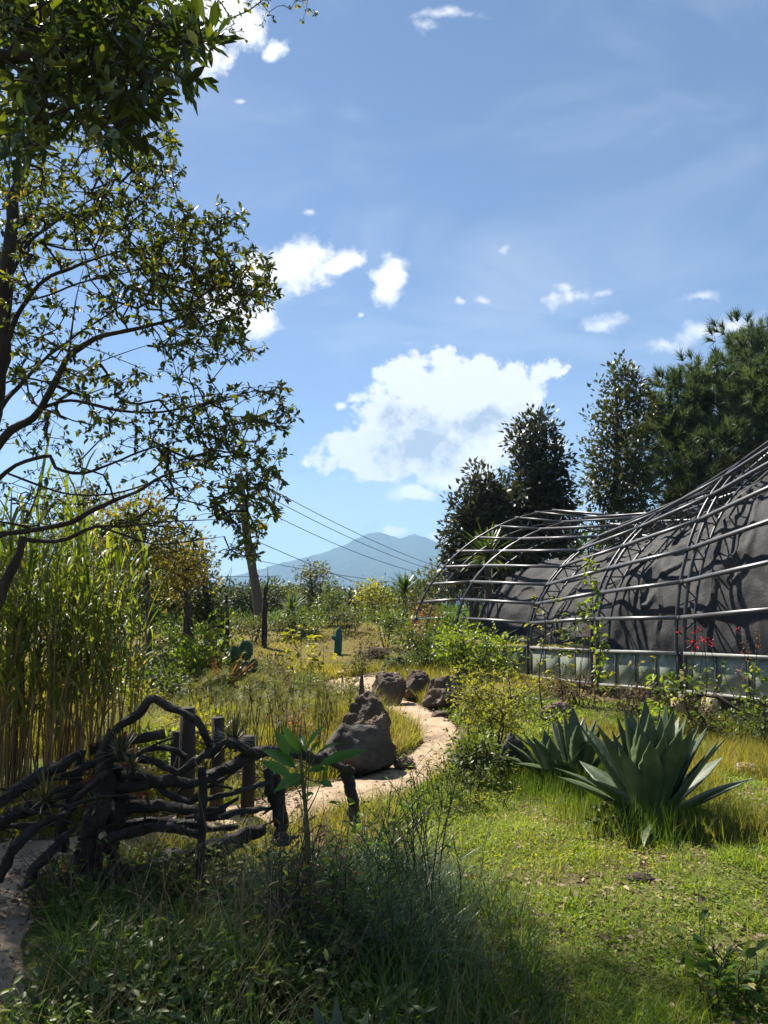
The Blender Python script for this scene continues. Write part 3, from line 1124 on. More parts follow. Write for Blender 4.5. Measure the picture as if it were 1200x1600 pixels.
gh = thing('greenhouse', 'curved grey steel hoop greenhouse frame hung with dark torn shade cloth', 'greenhouse',
           (_A[3, 0], _A[3, 1], float(ground_h(_A[3, 0], _A[3, 1]))))
TS = np.linspace(0, 180, 61)
for i in range(len(ARCH)):
    tan_dir = norm(np.array([-math.sin(_A[i, 2]), math.cos(_A[i, 2]), 0]))
    half = .075
    foot = arch_pt(i, 0)
    gz = float(ground_h(foot[0], foot[1])) - .1
    far_foot = arch_pt(i, 180)
    gz2 = float(ground_h(far_foot[0], far_foot[1])) - .1
    crv = arch_pt(np.full(len(TS), i), TS)
    full = np.vstack([[foot[0], foot[1], gz], [foot[0], foot[1], (gz + foot[2]) / 2], crv, [far_foot[0], far_foot[1], gz2]])
    mb = MB()
    for s_ in (-1, 1):
        mb.add(*tube(full + tan_dir * half * s_, .027, 6))
    at_ = mb.build('hoop_truss', M['metal'], gh)
    inn = arch_pt(np.full(len(TS), i), TS, .30)
    V, F = tube(inn, .021, 6)
    part('inner_chord', V, F, M['metal'], at_)
    if i in (0, 6):
        ks = range(0, 60, 3)
    else:
        ks = range(0, 60, 2)
    for n_, k in enumerate(ks):
        s_ = -1 if n_ % 2 else 1
        a = crv[k] + tan_dir * half * s_
        b_ = inn[min(k + 1, 60)]
        V, F = frusta([a], [b_], [.014], [.014], 5)
        part('strut', V, F, M['metal'], at_)
        a2 = crv[min(k + 2, 60)] + tan_dir * half * s_
        V, F = frusta([b_], [a2], [.013], [.013], 5)
        part('strut', V, F, M['metal'], at_)
# rails between hoops, one bar per bay
RT = np.arange(1, 20) * 8.95
for i in range(len(ARCH) - 1):
    for k, td in enumerate(RT):
        a, b_ = arch_pt(i, td), arch_pt(i + 1, td)
        mid_n = norm(arch_pt(i + .5, td) - arch_pt(i + .5, td, .3))
        a = a + mid_n * .035
        b_ = b_ + mid_n * .035
        d_ = norm(b_ - a)
        V, F = bar(a - d_ * .03, b_ + d_ * .03, .054, .042, mid_n)
        part('rail', V, F, M['rail'], gh, smooth=False)
# wall of panes under the hoops
for i in range(len(ARCH) - 1):
    def bp(u, z):
        q = arch_pt(u, 0)
        return np.array([q[0], q[1], z])
    za, zb = _A[i, 6], _A[i + 1, 6]
    fa, fb_ = _A[i, 7], _A[i + 1, 7]
    u0, u1 = i + .035, i + .965
    zz = lambda u: za + (zb - za) * (u - i)
    ff = lambda u: fa + (fb_ - fa) * (u - i)
    V, F = bar(bp(u0, zz(u0)), bp(u1, zz(u1)), .07, .05)
    part('sill_rail', V, F, M['sill'], gh, smooth=False)
    V, F = bar(bp(u0, ff(u0)), bp(u1, ff(u1)), .05, .045)
    part('sill_rail', V, F, M['sill'], gh, smooth=False)
    npan = 4 if i > 0 else 3
    for k in range(npan + 1):
        u = u0 + (u1 - u0) * k / npan
        V, F = bar(bp(u, ff(u) + .02), bp(u, zz(u) - .02), .035, .03, (1, 0, 0))
        part('mullion', V, F, M['rail'], gh, smooth=False)
        if k < npan:
            v = u0 + (u1 - u0) * (k + 1) / npan
            e = (v - u) * .06
            q = [bp(u + e, ff(u) + .02), bp(v - e, ff(v) + .02), bp(v - e, zz(v) - .024), bp(u + e, zz(u) - .024)]
            nn = norm(np.cross(q[1] - q[0], q[3] - q[0])) * .004
            V = np.array([x - nn for x in q] + [x + nn for x in q])
            F = np.array([[0, 1, 2, 3], [7, 6, 5, 4], [0, 4, 5, 1], [1, 5, 6, 2], [2, 6, 7, 3], [3, 7, 4, 0]])
            part('pane', V, F, M['pane_dark' if i == 1 else 'pane'], gh, smooth=False)
# footing below the panes
for i in range(len(ARCH) - 1):
    q0, q1 = arch_pt(i + .02, 0), arch_pt(i + .98, 0)
    phi = _A[i, 2]
    inn_ = np.array([math.cos(phi), math.sin(phi), 0]) * .14
    z1 = min(_A[i, 7], _A[i + 1, 7]) - .035
    zg = float(ground_h(q0[0], q0[1])) - .3
    a, b_ = q0 + inn_, q1 + inn_
    a[2] = b_[2] = (z1 + zg) / 2
    V, F = bar(a, b_, .16, z1 - zg)
    part('footing', V, F, M['foundation'], gh, smooth=False)
for u, w_ in ((4.22, .22), (3.97, .2), (5.1, .25)):
    q = arch_pt(u, 0)
    zg = float(ground_h(q[0], q[1]))
    phi = float(np.interp(u, range(7), _A[:, 2]))
    tdir = np.array([-math.sin(phi), math.cos(phi), 0])
    V, F = bar([q[0], q[1], zg - .1] - .02 * tdir, [q[0], q[1], .40] - .02 * tdir, w_, .20, tdir)
    part('footing_block', V, F, M['concrete'], gh, smooth=False)
# shade cloth hanging a little inside the hoops
us = np.linspace(1.04, 5.98, 270)
ts_ = np.linspace(-5, 108, 165)
U, TT = np.meshgrid(us, ts_)
sagb = .10 * np.abs(np.sin(np.pi * U)) * np.sin(np.radians(np.clip(TT, 0, 80)) * 2)
dg = U * 2.2 + TT / 40
fold = (fbm(dg, TT / 24 - U * .6, 40, 3) - .5) * .16 + (fbm(U * 5 - TT / 30, TT / 12 + U, 44, 3) - .5) * .05 \
    - .05 * np.clip(1 - np.abs(fbm(U * 3.1 + TT / 33, TT / 21 - U * 1.3, 47, 2) - .5) / .05, 0, 1)
P3 = arch_pt(U.ravel(), TT.ravel(), 0.0).reshape(*U.shape, 3)
P4 = arch_pt(U.ravel(), TT.ravel(), 1.0).reshape(*U.shape, 3)
ins = .38 + sagb + fold
V = P3 + (P4 - P3) * ins[..., None]
V[..., 2] -= .04
tmax = np.interp(us, [1.04, 1.15, 1.35, 1.6, 1.85, 2.1, 2.4, 2.8, 5.98], [18, 40, 52, 60, 68, 84, 100, 107, 107]) + 7 * (vnoise(us * 9, us * 0, 3) - .5)
tmin = np.interp(us, [1.0, 2, 3, 6], [0, -3, -4, -4]) + 4 * (vnoise(us * 7, us * 0, 6) - .3)
keep = (TT <= tmax[None]) & (TT >= tmin[None])
F = grid_faces(len(us), len(ts_))
kf = keep.ravel()
F = F[kf[F].all(1)]
used = np.unique(F)
remap = -np.ones(V.size // 3, int)
remap[used] = np.arange(len(used))
part('shade_cloth', V.reshape(-1, 3)[used], remap[F], M['cloth'], gh)

# ------------------------------------------------------------------ trees behind the greenhouse
def pine_needles(centers, dirs, per, length, width):
    n = len(centers) * per
    c = np.repeat(centers, per, 0)
    ax = np.repeat(dirs, per, 0)
    d = norm(ax * 1.0 + rng.normal(0, .52, (n, 3)))
    p = c + ax * (rng.random(n) * length * .55)[:, None]
    L = length * (.65 + .5 * rng.random(n))
    rnd = np.clip(np.repeat(rng.random(len(centers)), per) * .6 + rng.random(n) * .4, 0, 1)
    return batch(NEEDLE, p, d, L, width, rnd)


PD = 24.0
base = on_ground(1215, PD)
pt = thing('pine_tree', 'large dense long needled pine standing behind the greenhouse at right', 'pine tree', base)
pl_ = [lobe(1090, 690, PD, 95, 80), lobe(1150, 640, PD, 110, 80), lobe(1060, 760, PD - 1, 75, 60), lobe(1180, 580, PD, 70, 62), lobe(1130, 740, PD - 1.5, 100, 70),
       lobe(1230, 660, PD - 1, 120, 110), lobe(1050, 660, PD, 55, 55), lobe(1180, 540, PD, 40, 34), lobe(1215, 560, PD + 1, 70, 55), lobe(1300, 640, PD, 100, 140),
       lobe(1020, 720, PD, 40, 45), lobe(1085, 608, PD, 50, 34), lobe(1120, 830, PD, 90, 50)]
sub_c = in_lobes([(a_, b_ * .86) for a_, b_ in pl_], 190, .28)
pl_main = pl_
pl_ = [(q, np.array([1, 1, .72]) * rng.uniform(.5, .95)) for q in sub_c]
tc_ = in_lobes(pl_, 3600, .25)
cen = np.mean([l[0] for l in pl_], 0)
near_c = np.array([pl_[int(np.argmin([np.linalg.norm((q - l[0]) / l[1]) for l in pl_]))][0] for q in tc_])
td_ = norm(norm(tc_ - near_c) + np.array([0, 0, .7]) + rng.normal(0, .25, tc_.shape))
V, F, rd = pine_needles(tc_, td_, 48, .36, .028)
part('crown', V, F, M['pine'], pt, rd, True, 'stuff')
trk = [base - [0, 0, .2], base + [0, .2, 3], base + [.1, .3, 6.5], base + [-.2, .2, 9.5]]
pl_ = pl_main
attr = in_lobes(pl_, 90, .6)
arr, par, cnt, tips, paths, nsk = grow([(trk, [.38, .3, .2, .08])], attr, seg=.6)
mb = MB()
p_, r_ = smooth_line(trk, [.38, .3, .2, .08], .4)
mb.add(*tube(p_, r_, 10, lump=.2))
mb.add(*twig_mesh(arr, par, cnt, nsk, .018, 5))
mb.build('trunk', M['far_bark'], pt)

b0 = on_ground(965, 22)
tree('slender_tree', 'slender open broadleaf tree beside the big pine, seen above the greenhouse ridge', 'tree',
     [b0, b0 + [0, .1, 3], P(965, 700, 22), P(962, 600, 22)], .13,
     [lobe(970, 620, 22, 36, 50), lobe(945, 660, 22, 28, 34), lobe(985, 590, 22, 18, 26), lobe(960, 720, 22, 50, 50), lobe(940, 760, 22, 32, 40), lobe(985, 770, 21.5, 44, 50),
      lobe(965, 580, 22, 14, 24), lobe(1000, 640, 22, 22, 40), lobe(990, 830, 22, 60, 50)],
     330, 24, .15, 'slim_tree', spread=.17, r0=.007)
b0 = on_ground(842, 25)
tree('dark_tree', 'tall dark conical broadleaf tree rising behind the left end of the greenhouse', 'tree',
     [b0, b0 + [0, 0, 3], P(840, 760, 25), P(832, 680, 25)], .2,
     [lobe(832, 690, 25, 36, 36), lobe(840, 735, 25, 44, 42), lobe(835, 780, 25, 52, 44), lobe(862, 770, 25, 26, 26), lobe(810, 820, 25, 60, 50), lobe(850, 840, 25, 60, 60),
      lobe(870, 800, 25, 24, 16), lobe(842, 668, 25, 22, 16), lobe(800, 770, 25, 22, 30), lobe(868, 712, 25, 14, 18)],
     420, 30, .19, 'dark_tree', spread=.24, r0=.007, group='dark trees behind the greenhouse')
b0 = on_ground(742, 24)
tree('dark_tree', 'shorter rounded dark tree at the greenhouse end, left of the tall dark tree', 'tree',
     [b0, b0 + [0, 0, 2.4], P(748, 800, 24), P(755, 750, 24)], .17,
     [lobe(757, 758, 24, 28, 26), lobe(742, 795, 24, 34, 34), lobe(735, 835, 24, 32, 40), lobe(765, 830, 24, 36, 50), lobe(722, 850, 24, 22, 30), lobe(735, 890, 24, 34, 40),
      lobe(790, 880, 24, 40, 50), lobe(716, 882, 24, 20, 26)],
     330, 28, .18, 'dark_tree', spread=.22, r0=.006, group='dark trees behind the greenhouse')

# ------------------------------------------------------------------ the two near trees at left
def px_line(pts):
    return np.array([P(a, b_, d) for a, b_, d in pts])


def near_tree(name, label, skel_px, trunk_to_ground, blobs, n_in, size, aspect, mat, per, extra_lobes=(), n_extra=0, r0=.0022, n_single=300, spread_along=.7,
              extra_skel=()):
    skel = []
    tr_pts, tr_r = trunk_to_ground
    skel.append((tr_pts, tr_r))
    for pts, rr in skel_px:
        skel.append((px_line(pts), [q * .62 for q in rr]))
    skel += list(extra_skel)
    o = thing(name, label, 'tree', np.asarray(tr_pts[0]))
    a1 = []
    tot = sum(b_[5] for b_ in blobs)
    for (cx, cy, rx, ry, (d0, d1), w_) in blobs:
        k = int(n_in * w_ / tot)
        ang = rng.random(k) * 6.283
        rr = np.sqrt(rng.random(k))
        for a_, q in zip(ang, rr):
            a1.append(P(cx + rx * q * math.cos(a_), cy + ry * q * math.sin(a_), d0 + (d1 - d0) * rng.random()))
    attr = np.array(a1)
    n_vis = len(attr)
    if n_extra:
        attr = np.vstack([attr, in_lobes(extra_lobes, n_extra, .5)])
    arr, par, cnt, tips, paths, nsk = grow(skel, attr, seg=.09, jitter=.16)
    mb = MB()
    for pts, rr in skel:
        p, r = smooth_line(pts, rr, .05)
        p = p + np.stack([fbm(np.arange(len(p)) * .25, np.full(len(p), 3.3 * k), 7 + k, 2) - .5 for k in range(3)], -1) * np.minimum(r, .03)[:, None] * 1.6
        mb.add(*tube(p, r, 9, lump=.35, seed=rng.integers(60)))
    mb.add(*twig_mesh(arr, par, cnt, nsk, r0, 5))
    mb.build('trunk', M['bark'], o)
    # leaves along the last stretch of each twig
    pos, dr = [], []
    for ids in paths:
        use = ids[-max(2, int(len(ids) * spread_along)):] if len(ids) > 2 else ids
        tipd = norm(arr[ids[-1]] - arr[par[ids[0]]])
        for _ in range(per):
            f = rng.random() ** .85 * (len(use) - 1)
            i0 = int(f)
            q = arr[use[i0]] * (1 - (f - i0)) + arr[use[min(i0 + 1, len(use) - 1)]] * (f - i0)
            pos.append(q + rng.normal(0, size * .22, 3))
            dr.append(tipd * .55 + rng.normal(0, .75, 3) + np.array([0, 0, -.12]))
    pos, dr = np.array(pos), norm(np.array(dr))
    n = len(pos)
    L = size * (.5 + .8 * rng.random(n))
    rnd = rng.random(n)
    dist = pos[:, 1] + 0
    u = (pos[:, 0] / np.maximum(pos[:, 1], .1)) * FPX + 600
    elev = (pos[:, 2] - CAMZ) / np.maximum(pos[:, 1], .1)
    vis = (u > 0) & (elev < .86) & (pos[:, 1] > .5)
    order = np.argsort(np.where(vis, dist / L, 1e6))
    single = order[:n_single]
    rest = order[n_single:]
    V, F, rd = batch(LEAF6, pos[rest], dr[rest], L[rest], L[rest] * aspect, rnd[rest])
    part('crown', V, F, M[mat], o, rd, True, 'stuff')
    protos = []
    for k in range(12):
        V, F, rd = batch(LEAF6, np.zeros((1, 3)), np.array([[1.0, 0, 0]]), 1.0, aspect * (.85 + .3 * k / 12), np.array([(k + .5) / 12]))
        me = mesh('leaf', V, F, rd)
        me.materials.append(M[mat])
        protos.append(me)
    org = ORG[o]
    for i in single:
        lf = bpy.data.objects.new('leaf', protos[int(rnd[i] * 11.99)])
        COL.objects.link(lf)
        lf.parent = o
        lf.location = pos[i] - org
        lf.rotation_mode = 'QUATERNION'
        lf.rotation_quaternion = Vector(dr[i]).to_track_quat('X', 'Z')
        lf.scale = (L[i], L[i], L[i])
    return o


gz_ = float(ground_h(-2.7, 4.6))
trunk = ([[-2.75, 4.55, gz_ - .1], P(-70, 1150, 4.55), P(-45, 920, 4.6), P(-22, 720, 4.65), P(-2, 560, 4.7), P(8, 420, 4.75), P(18, 330, 4.8), P(42, 240, 4.85), P(60, 130, 4.9), P(75, -60, 5.0)],
         [.13, .10, .085, .072, .056, .046, .038, .030, .026, .015])
limbs = [
    ([(-24, 715, 4.65), (20, 672, 4.6), (60, 640, 4.55), (105, 562, 4.5), (150, 532, 4.5), (235, 508, 4.5), (300, 488, 4.5), (360, 450, 4.5)], [.05, .042, .036, .031, .024, .016, .011, .006]),
    ([(62, 638, 4.55), (110, 626, 4.6), (190, 641, 4.7), (255, 643, 4.75), (340, 626, 4.8), (400, 610, 4.85)], [.022, .017, .014, .012, .008, .005]),
    ([(-30, 775, 4.6), (10, 738, 4.6), (40, 720, 4.6), (78, 711, 4.6), (86, 730, 4.6), (130, 739, 4.65), (180, 722, 4.7), (245, 698, 4.75), (320, 680, 4.8)], [.026, .022, .02, .018, .016, .014, .012, .009, .005]),
    ([(12, 740, 4.6), (60, 758, 4.65), (110, 772, 4.7), (180, 770, 4.8), (245, 752, 4.9), (300, 745, 4.9)], [.012, .011, .01, .009, .007, .004]),
    ([(-50, 850, 4.6), (0, 836, 4.55), (50, 826, 4.5), (110, 814, 4.45), (160, 790, 4.4), (215, 770, 4.4), (255, 744, 4.4), (320, 725, 4.4)], [.038, .033, .030, .026, .021, .016, .012, .006]),
    ([(32, 842, 4.5), (70, 846, 4.5), (105, 842, 4.5), (148, 822, 4.5), (190, 822, 4.55), (260, 815, 4.6), (340, 812, 4.7)], [.022, .02, .018, .015, .012, .008, .004]),
    ([(150, 822, 4.5), (200, 838, 4.55), (240, 850, 4.6), (290, 846, 4.7), (350, 838, 4.8)], [.010, .009, .007, .006, .003]),
    ([(32, 838, 4.5), (24, 880, 4.5), (4, 920, 4.5), (-40, 1000, 4.55)], [.030, .045, .05, .055]),
    ([(2, 550, 4.7), (40, 470, 4.7), (70, 435, 4.65), (112, 418, 4.6), (170, 398, 4.6), (240, 385, 4.6)], [.030, .024, .02, .016, .01, .006]),
    ([(10, 440, 4.75), (45, 380, 4.7), (80, 350, 4.7), (112, 330, 4.7), (160, 300, 4.7)], [.022, .017, .013, .01, .006]),
    ([(40, 470, 4.7), (80, 460, 4.8), (130, 440, 4.9), (200, 425, 4.9), (300, 400, 4.9)], [.013, .011, .009, .007, .004]),
    ([(105, 562, 4.5), (112, 520, 4.6), (118, 470, 4.7), (130, 420, 4.7)], [.012, .009, .006, .004]),
    ([(-15, 660, 4.65), (30, 600, 4.9), (70, 560, 5.1), (120, 525, 5.2), (200, 470, 5.3)], [.03, .024, .02, .014, .006]),
    ([(0, 600, 4.7), (40, 590, 5), (90, 595, 5.1), (170, 560, 5.2), (230, 540, 5.2)], [.014, .011, .009, .006, .004]),
]
B5 = (4.1, 6.3)
blobs = [(150, 300, 95, 60, B5, 1.6), (215, 360, 95, 60, B5, 2.0), (300, 400, 75, 55, B5, 1.7), (375, 425, 50, 48, B5, 1.0), (330, 470, 85, 48, B5, 1.6), (245, 470, 90, 55, B5, 1.3),
         (330, 540, 85, 32, B5, 1.1), (130, 420, 120, 90, B5, 1.2), (355, 645, 90, 55, B5, 1.1), (405, 690, 52, 55, B5, .6), (300, 690, 80, 40, B5, .7), (330, 745, 95, 45, B5, .8),
         (380, 790, 55, 42, B5, .9), (385, 850, 32, 30, B5, .35), (60, 330, 60, 70, B5, .9), (70, 560, 70, 60, B5, .55), (190, 600, 110, 50, B5, .5), (230, 235, 45, 45, B5, .6),
         (420, 460, 22, 22, B5, .2), (430, 610, 38, 14, B5, .16), (445, 655, 18, 30, B5, .10), (360, 345, 40, 26, B5, .35), (260, 215, 18, 40, B5, .12), (60, 680, 60, 30, B5, .25),
         (180, 700, 90, 40, B5, .4), (420, 760, 25, 60, B5, .3), (240, 830, 90, 26, B5, .35), (120, 220, 90, 60, B5, .9),
         (90, 440, 100, 130, B5, 1.1), (110, 620, 120, 70, B5, .6), (250, 620, 90, 60, B5, .5), (250, 270, 40, 60, B5, .4), (40, 780, 60, 50, B5, .3), (180, 780, 110, 40, B5, .35)]
up = [(np.array([-3.9, 6.4, 4.6]), np.array([1.1, 1.4, 1.3])), (np.array([-2.9, 5.4, 6.6]), np.array([1.4, 1.4, 1.0])), (np.array([-2.2, 8.4, 9.3]), np.array([1.7, .8, .8])),
      (np.array([-4.6, 6.6, 3.4]), np.array([1.2, 1.4, 1.1])), (np.array([-2.4, 6.6, 7.6]), np.array([1.2, .9, .8]))]
upsk = [(np.array([P(-22, 720, 4.65), [-3.1, 5.0, 4.2], [-3.7, 5.6, 5.2]]), [.05, .03, .015]), (np.array([P(75, -60, 5.0), [-2.2, 5.6, 6.4], [-2.3, 6.8, 8.0], [-2.3, 7.8, 9.2]]), [.02, .016, .013, .008]),
        (np.array([P(-45, 920, 4.6), [-3.4, 5.2, 3.0], [-4.2, 5.9, 3.7]]), [.05, .03, .015])]
near_tree('broadleaf_tree', 'backlit small leaved tree at left edge, dark crooked limbs reaching over the fence', limbs, trunk, blobs, 1750, .047, .46, 'oak', 9, up, 1300, r0=.0019, extra_skel=upsk, spread_along=.9)

gz_ = float(ground_h(-3.3, 2.6))
trunk = ([[-3.3, 2.6, gz_ - .1], [-3.25, 2.65, 1.5], [-3.0, 2.7, 3.0], [-2.5, 2.75, 3.9], P(-150, 60, 2.8), P(0, 90, 2.8), P(110, 80, 2.8), P(220, 65, 2.8), P(300, 45, 2.8)],
         [.14, .12, .10, .07, .045, .026, .018, .012, .005])
limbs = [([(0, 90, 2.8), (60, 130, 2.75), (110, 165, 2.7), (170, 185, 2.7)], [.018, .013, .01, .005]), ([(110, 80, 2.8), (180, 100, 2.75), (240, 118, 2.7)], [.012, .009, .004]),
         ([(0, 90, 2.8), (60, 40, 2.9), (140, 10, 2.95), (230, -10, 3)], [.016, .012, .009, .004])]
B3 = (2.4, 3.7)
blobs = [(70, 60, 110, 80, B3, 2.2), (190, 60, 80, 60, B3, 1.6), (275, 45, 50, 30, B3, .6), (245, 110, 55, 36, B3, .7), (318, 55, 20, 12, B3, .12), (120, 150, 100, 55, B3, 1.5), (195, 195, 45, 32, B3, .5),
         (40, 190, 55, 50, B3, .6), (100, -20, 160, 50, B3, 1.2), (25, 240, 30, 40, B3, .15), (300, 75, 22, 14, B3, .12)]
up = [(np.array([-2.0, 3.0, 4.6]), np.array([1.2, 1.0, .8])), (np.array([-3.2, 2.6, 4.8]), np.array([1.2, 1.2, .9])), (np.array([-1.3, 3.4, 4.5]), np.array([.8, .8, .5]))]
upsk = [(np.array([[-2.5, 2.75, 3.9], [-2.3, 2.9, 4.5], [-1.7, 3.1, 4.9]]), [.05, .03, .015])]
near_tree('overhanging_tree', 'large leaved bough hanging into the top left corner of the sky', limbs, trunk, blobs, 330, .095, .32, 'bough', 7, up, 120, r0=.003, extra_skel=upsk, spread_along=.8)

b0 = np.array([-5.4, 8.6, float(ground_h(-5.4, 8.6))])
tree('tall_tree', 'taller leafy tree behind the left edge tree, mostly outside the picture', 'tree', [b0 - [0, 0, .1], b0 + [0, 0, 2.5], b0 + [.2, 0, 5], b0 + [.5, 0, 8]], .16,
     [(np.array([-5.1, 8.5, 8.1]), np.array([1.4, 1.1, 1.3])), (np.array([-3.7, 8.7, 9.0]), np.array([1.2, .9, .8])), (np.array([-5.0, 8.7, 6.7]), np.array([1.2, 1.1, 1.0])),
      (np.array([-5.8, 8.6, 7.6]), np.array([1.3, 1.3, 1.5])), (np.array([-5.4, 8.6, 5.4]), np.array([1.1, 1.1, .9])), (np.array([-2.5, 9.0, 10.0]), np.array([1.7, .6, .6]))],
     330, 26, .085, 'oak', spread=.16, r0=.004, bark='bark', tmpl=LEAF6)

# ------------------------------------------------------------------ reeds
def reed_proto(h, k):
    """a cane with long arching leaves; root at the origin"""
    bend = rng.uniform(.02, .22)
    az = rng.random() * 6.28
    n = 9
    s = np.linspace(0, 1, n)
    pts = np.stack([np.cos(az) * bend * h * s ** 2, np.sin(az) * bend * h * s ** 2, h * s * (1 - .1 * bend)], -1)
    V, F = tube(pts, np.linspace(.0085, .003, n), 5, cap=False)
    cane = mesh('reed', V, F, np.full(len(V), rng.random()))
    cane.materials.append(M['reed'])
    lb = MB()
    nl = 8
    for j in range(nl):
        f = .38 + .62 * (j + rng.random()) / nl
        q = np.array([np.interp(f, s, pts[:, c]) for c in range(3)])
        L = rng.uniform(.28, .62) * (1.1 - .3 * f)
        a = rng.random() * 6.28
        el = rng.uniform(.5, 1.2)
        droop = rng.uniform(.6, 2.2)
        p = q.copy()
        d_el = el
        rows_, m_ = [], 6
        side = np.array([-math.sin(a), math.cos(a), 0])
        wd = rng.uniform(.008, .016)
        for i in range(m_ + 1):
            ws = wd * min(1, 1.6 * (1 - i / m_) ** .8 + .02) * (.6 if i == 0 else 1)
            rows_ += [p - side * ws, p + side * ws]
            p = p + np.array([math.cos(a) * math.cos(d_el), math.sin(a) * math.cos(d_el), math.sin(d_el)]) * L / m_
            d_el -= droop / m_
        V = np.array(rows_)
        F = np.array([[2 * i, 2 * i + 1, 2 * i + 3, 2 * i + 2] for i in range(m_)])
        lb.add(V, F, np.full(len(V), (rng.random() * .6 if f > .55 else .35 + .65 * rng.random())))
    lv = mesh('reed_leaves', np.concatenate(lb.V), lb.F, np.concatenate(lb.r))
    lv.materials.append(M['reed_leaf'])
    return cane, lv


REEDS = [reed_proto(rng.uniform(1.0, 1.25), k) for k in range(14)]      # scaled by height when planted


def reed_clump(label, px, d, spread, n, h0, h1):
    b0 = on_ground(px, d)
    o = thing('reed_clump', label, 'reeds', b0, 'reeds along the left edge of the path')
    for i in range(n):
        a, r = rng.random() * 6.28, spread * math.sqrt(rng.random())
        x, y = b0[0] + r * math.cos(a), b0[1] + r * math.sin(a) * .8
        if path_dist(np.array([x]), np.array([y]))[0] < .05:
            continue
        cane, lv = REEDS[rng.integers(len(REEDS))]
        c = bpy.data.objects.new('reed', cane)
        COL.objects.link(c)
        c.parent = o
        c.location = (x - b0[0], y - b0[1], float(ground_h(x, y)) - b0[2] - .02)
        s = rng.uniform(h0, h1) / 1.12
        c.scale = (1.0, 1.0, s)
        c.rotation_euler = (rng.normal(0, .06), rng.normal(0, .06), rng.random() * 6.28)
        l_ = bpy.data.objects.new('leaves', lv)
        COL.objects.link(l_)
        l_.parent = c
        l_['kind'] = 'stuff'


reed_clump('tall golden reed clump at the left edge, nearest the fence', 15, 6.6, .50, 44, 1.5, 2.4)
reed_clump('thick golden reed clump second from the left edge, behind the driftwood fence', 90, 7.0, .50, 48, 1.6, 2.6)
reed_clump('thin leaning reed clump at the right end of the reed bed', 150, 7.4, .36, 26, 1.4, 2.5)
reed_clump('leafy reed clump rising highest at the back of the reed bed', 60, 8.3, .7, 28, 2.2, 3.0)
reed_clump('reed clump at the back of the bed beside the yellowing trees', 140, 8.8, .5, 16, 2.0, 2.9)
reed_clump('reed clump half cut off by the left edge of the photo', -45, 7.6, .5, 28, 1.8, 2.7)

# ------------------------------------------------------------------ trees in the left middle ground
b0 = on_ground(225, 13)
tree('yellowing_tree', 'thin yellowing tree with bare lower trunk behind the reeds', 'tree', [b0, b0 + [0, .1, 1.2], P(222, 850, 13), P(215, 800, 13)], .07,
     [lobe(215, 830, 13, 60, 45), lobe(260, 860, 13, 45, 50), lobe(180, 840, 13, 50, 50), lobe(230, 790, 13, 40, 26)], 190, 16, .085, 'autumn', spread=.12, r0=.004)
b0 = on_ground(290, 14)
tree('yellowing_tree', 'airy yellow leaved tree right of the thin yellowing tree', 'tree', [b0, b0 + [0, .1, 1.0], P(287, 890, 14), P(282, 850, 14)], .06,
     [lobe(285, 880, 14, 45, 40), lobe(262, 910, 14, 40, 40), lobe(305, 860, 14, 26, 32), lobe(310, 900, 14, 26, 26)], 120, 14, .08, 'autumn', spread=.12, r0=.004)
b0 = on_ground(322, 17)
tree('bare_topped_tree', 'dark green tree with thin bare top twigs left of the leaning pole', 'tree', [b0, b0 + [0, 0, 1.2], P(318, 900, 17), P(316, 850, 17)], .09,
     [lobe(320, 935, 17, 28, 50), lobe(300, 950, 17, 36, 40), lobe(315, 880, 17, 16, 28), lobe(326, 960, 17, 24, 34)], 130, 18, .10, 'far', spread=.14, r0=.004)
b0 = on_ground(120, 15)
tree('feathery_tree', 'feathery pale green tree at back left behind the tall reeds', 'tree', [b0, b0 + [0, 0, 1.8], P(125, 830, 15), P(130, 780, 15)], .1,
     [lobe(130, 790, 15, 70, 30), lobe(90, 830, 15, 60, 45), lobe(170, 820, 15, 50, 50), lobe(60, 880, 15, 60, 60), lobe(130, 900, 15, 80, 60)], 240, 18, .085, 'olive', spread=.13, r0=.004)
b0 = on_ground(20, 12)
tree('mid_green_tree', 'mid green tree at the far left edge behind the reeds', 'tree', [b0, b0 + [0, 0, 1.5], P(15, 900, 12), P(10, 850, 12)], .08,
     [lobe(10, 880, 12, 60, 50), lobe(-40, 850, 12, 60, 60), lobe(50, 920, 12, 50, 50), lobe(20, 960, 12, 70, 50), lobe(-30, 960, 12, 70, 70)], 200, 16, .085, 'mid_green', spread=.13, r0=.004)
b0 = on_ground(400, 30)
bush('round_tree', 'rounded dark green tree behind the leaning utility pole', 'tree', b0, 2.9, 1.55, 230, 24, .12, 'far', spread=.18, r0=.004)
b0 = on_ground(490, 34)
tree('airy_tree', 'airy grey green tree between the left spiky yucca and the bare dark bush', 'tree', [b0, b0 + [0, 0, .8], P(488, 925, 34), P(485, 895, 34)], .08,
     [lobe(488, 900, 34, 30, 20), lobe(470, 918, 34, 24, 24), lobe(505, 925, 34, 30, 26), lobe(490, 945, 34, 40, 24)], 170, 18, .13, 'olive', spread=.16, r0=.005)
b0 = on_ground(268, 19)
tree('shady_tree', 'dense dark tree closing the view behind the yellowing trees', 'tree', [b0, b0 + [0, 0, 1.2], P(268, 900, 19), P(266, 860, 19)], .12,
     [lobe(268, 880, 19, 56, 44), lobe(230, 910, 19, 44, 44), lobe(305, 915, 19, 36, 40), lobe(265, 945, 19, 70, 40), lobe(200, 930, 19, 40, 50)], 260, 24, .11, 'far', spread=.18, r0=.005)
b0 = on_ground(180, 17)
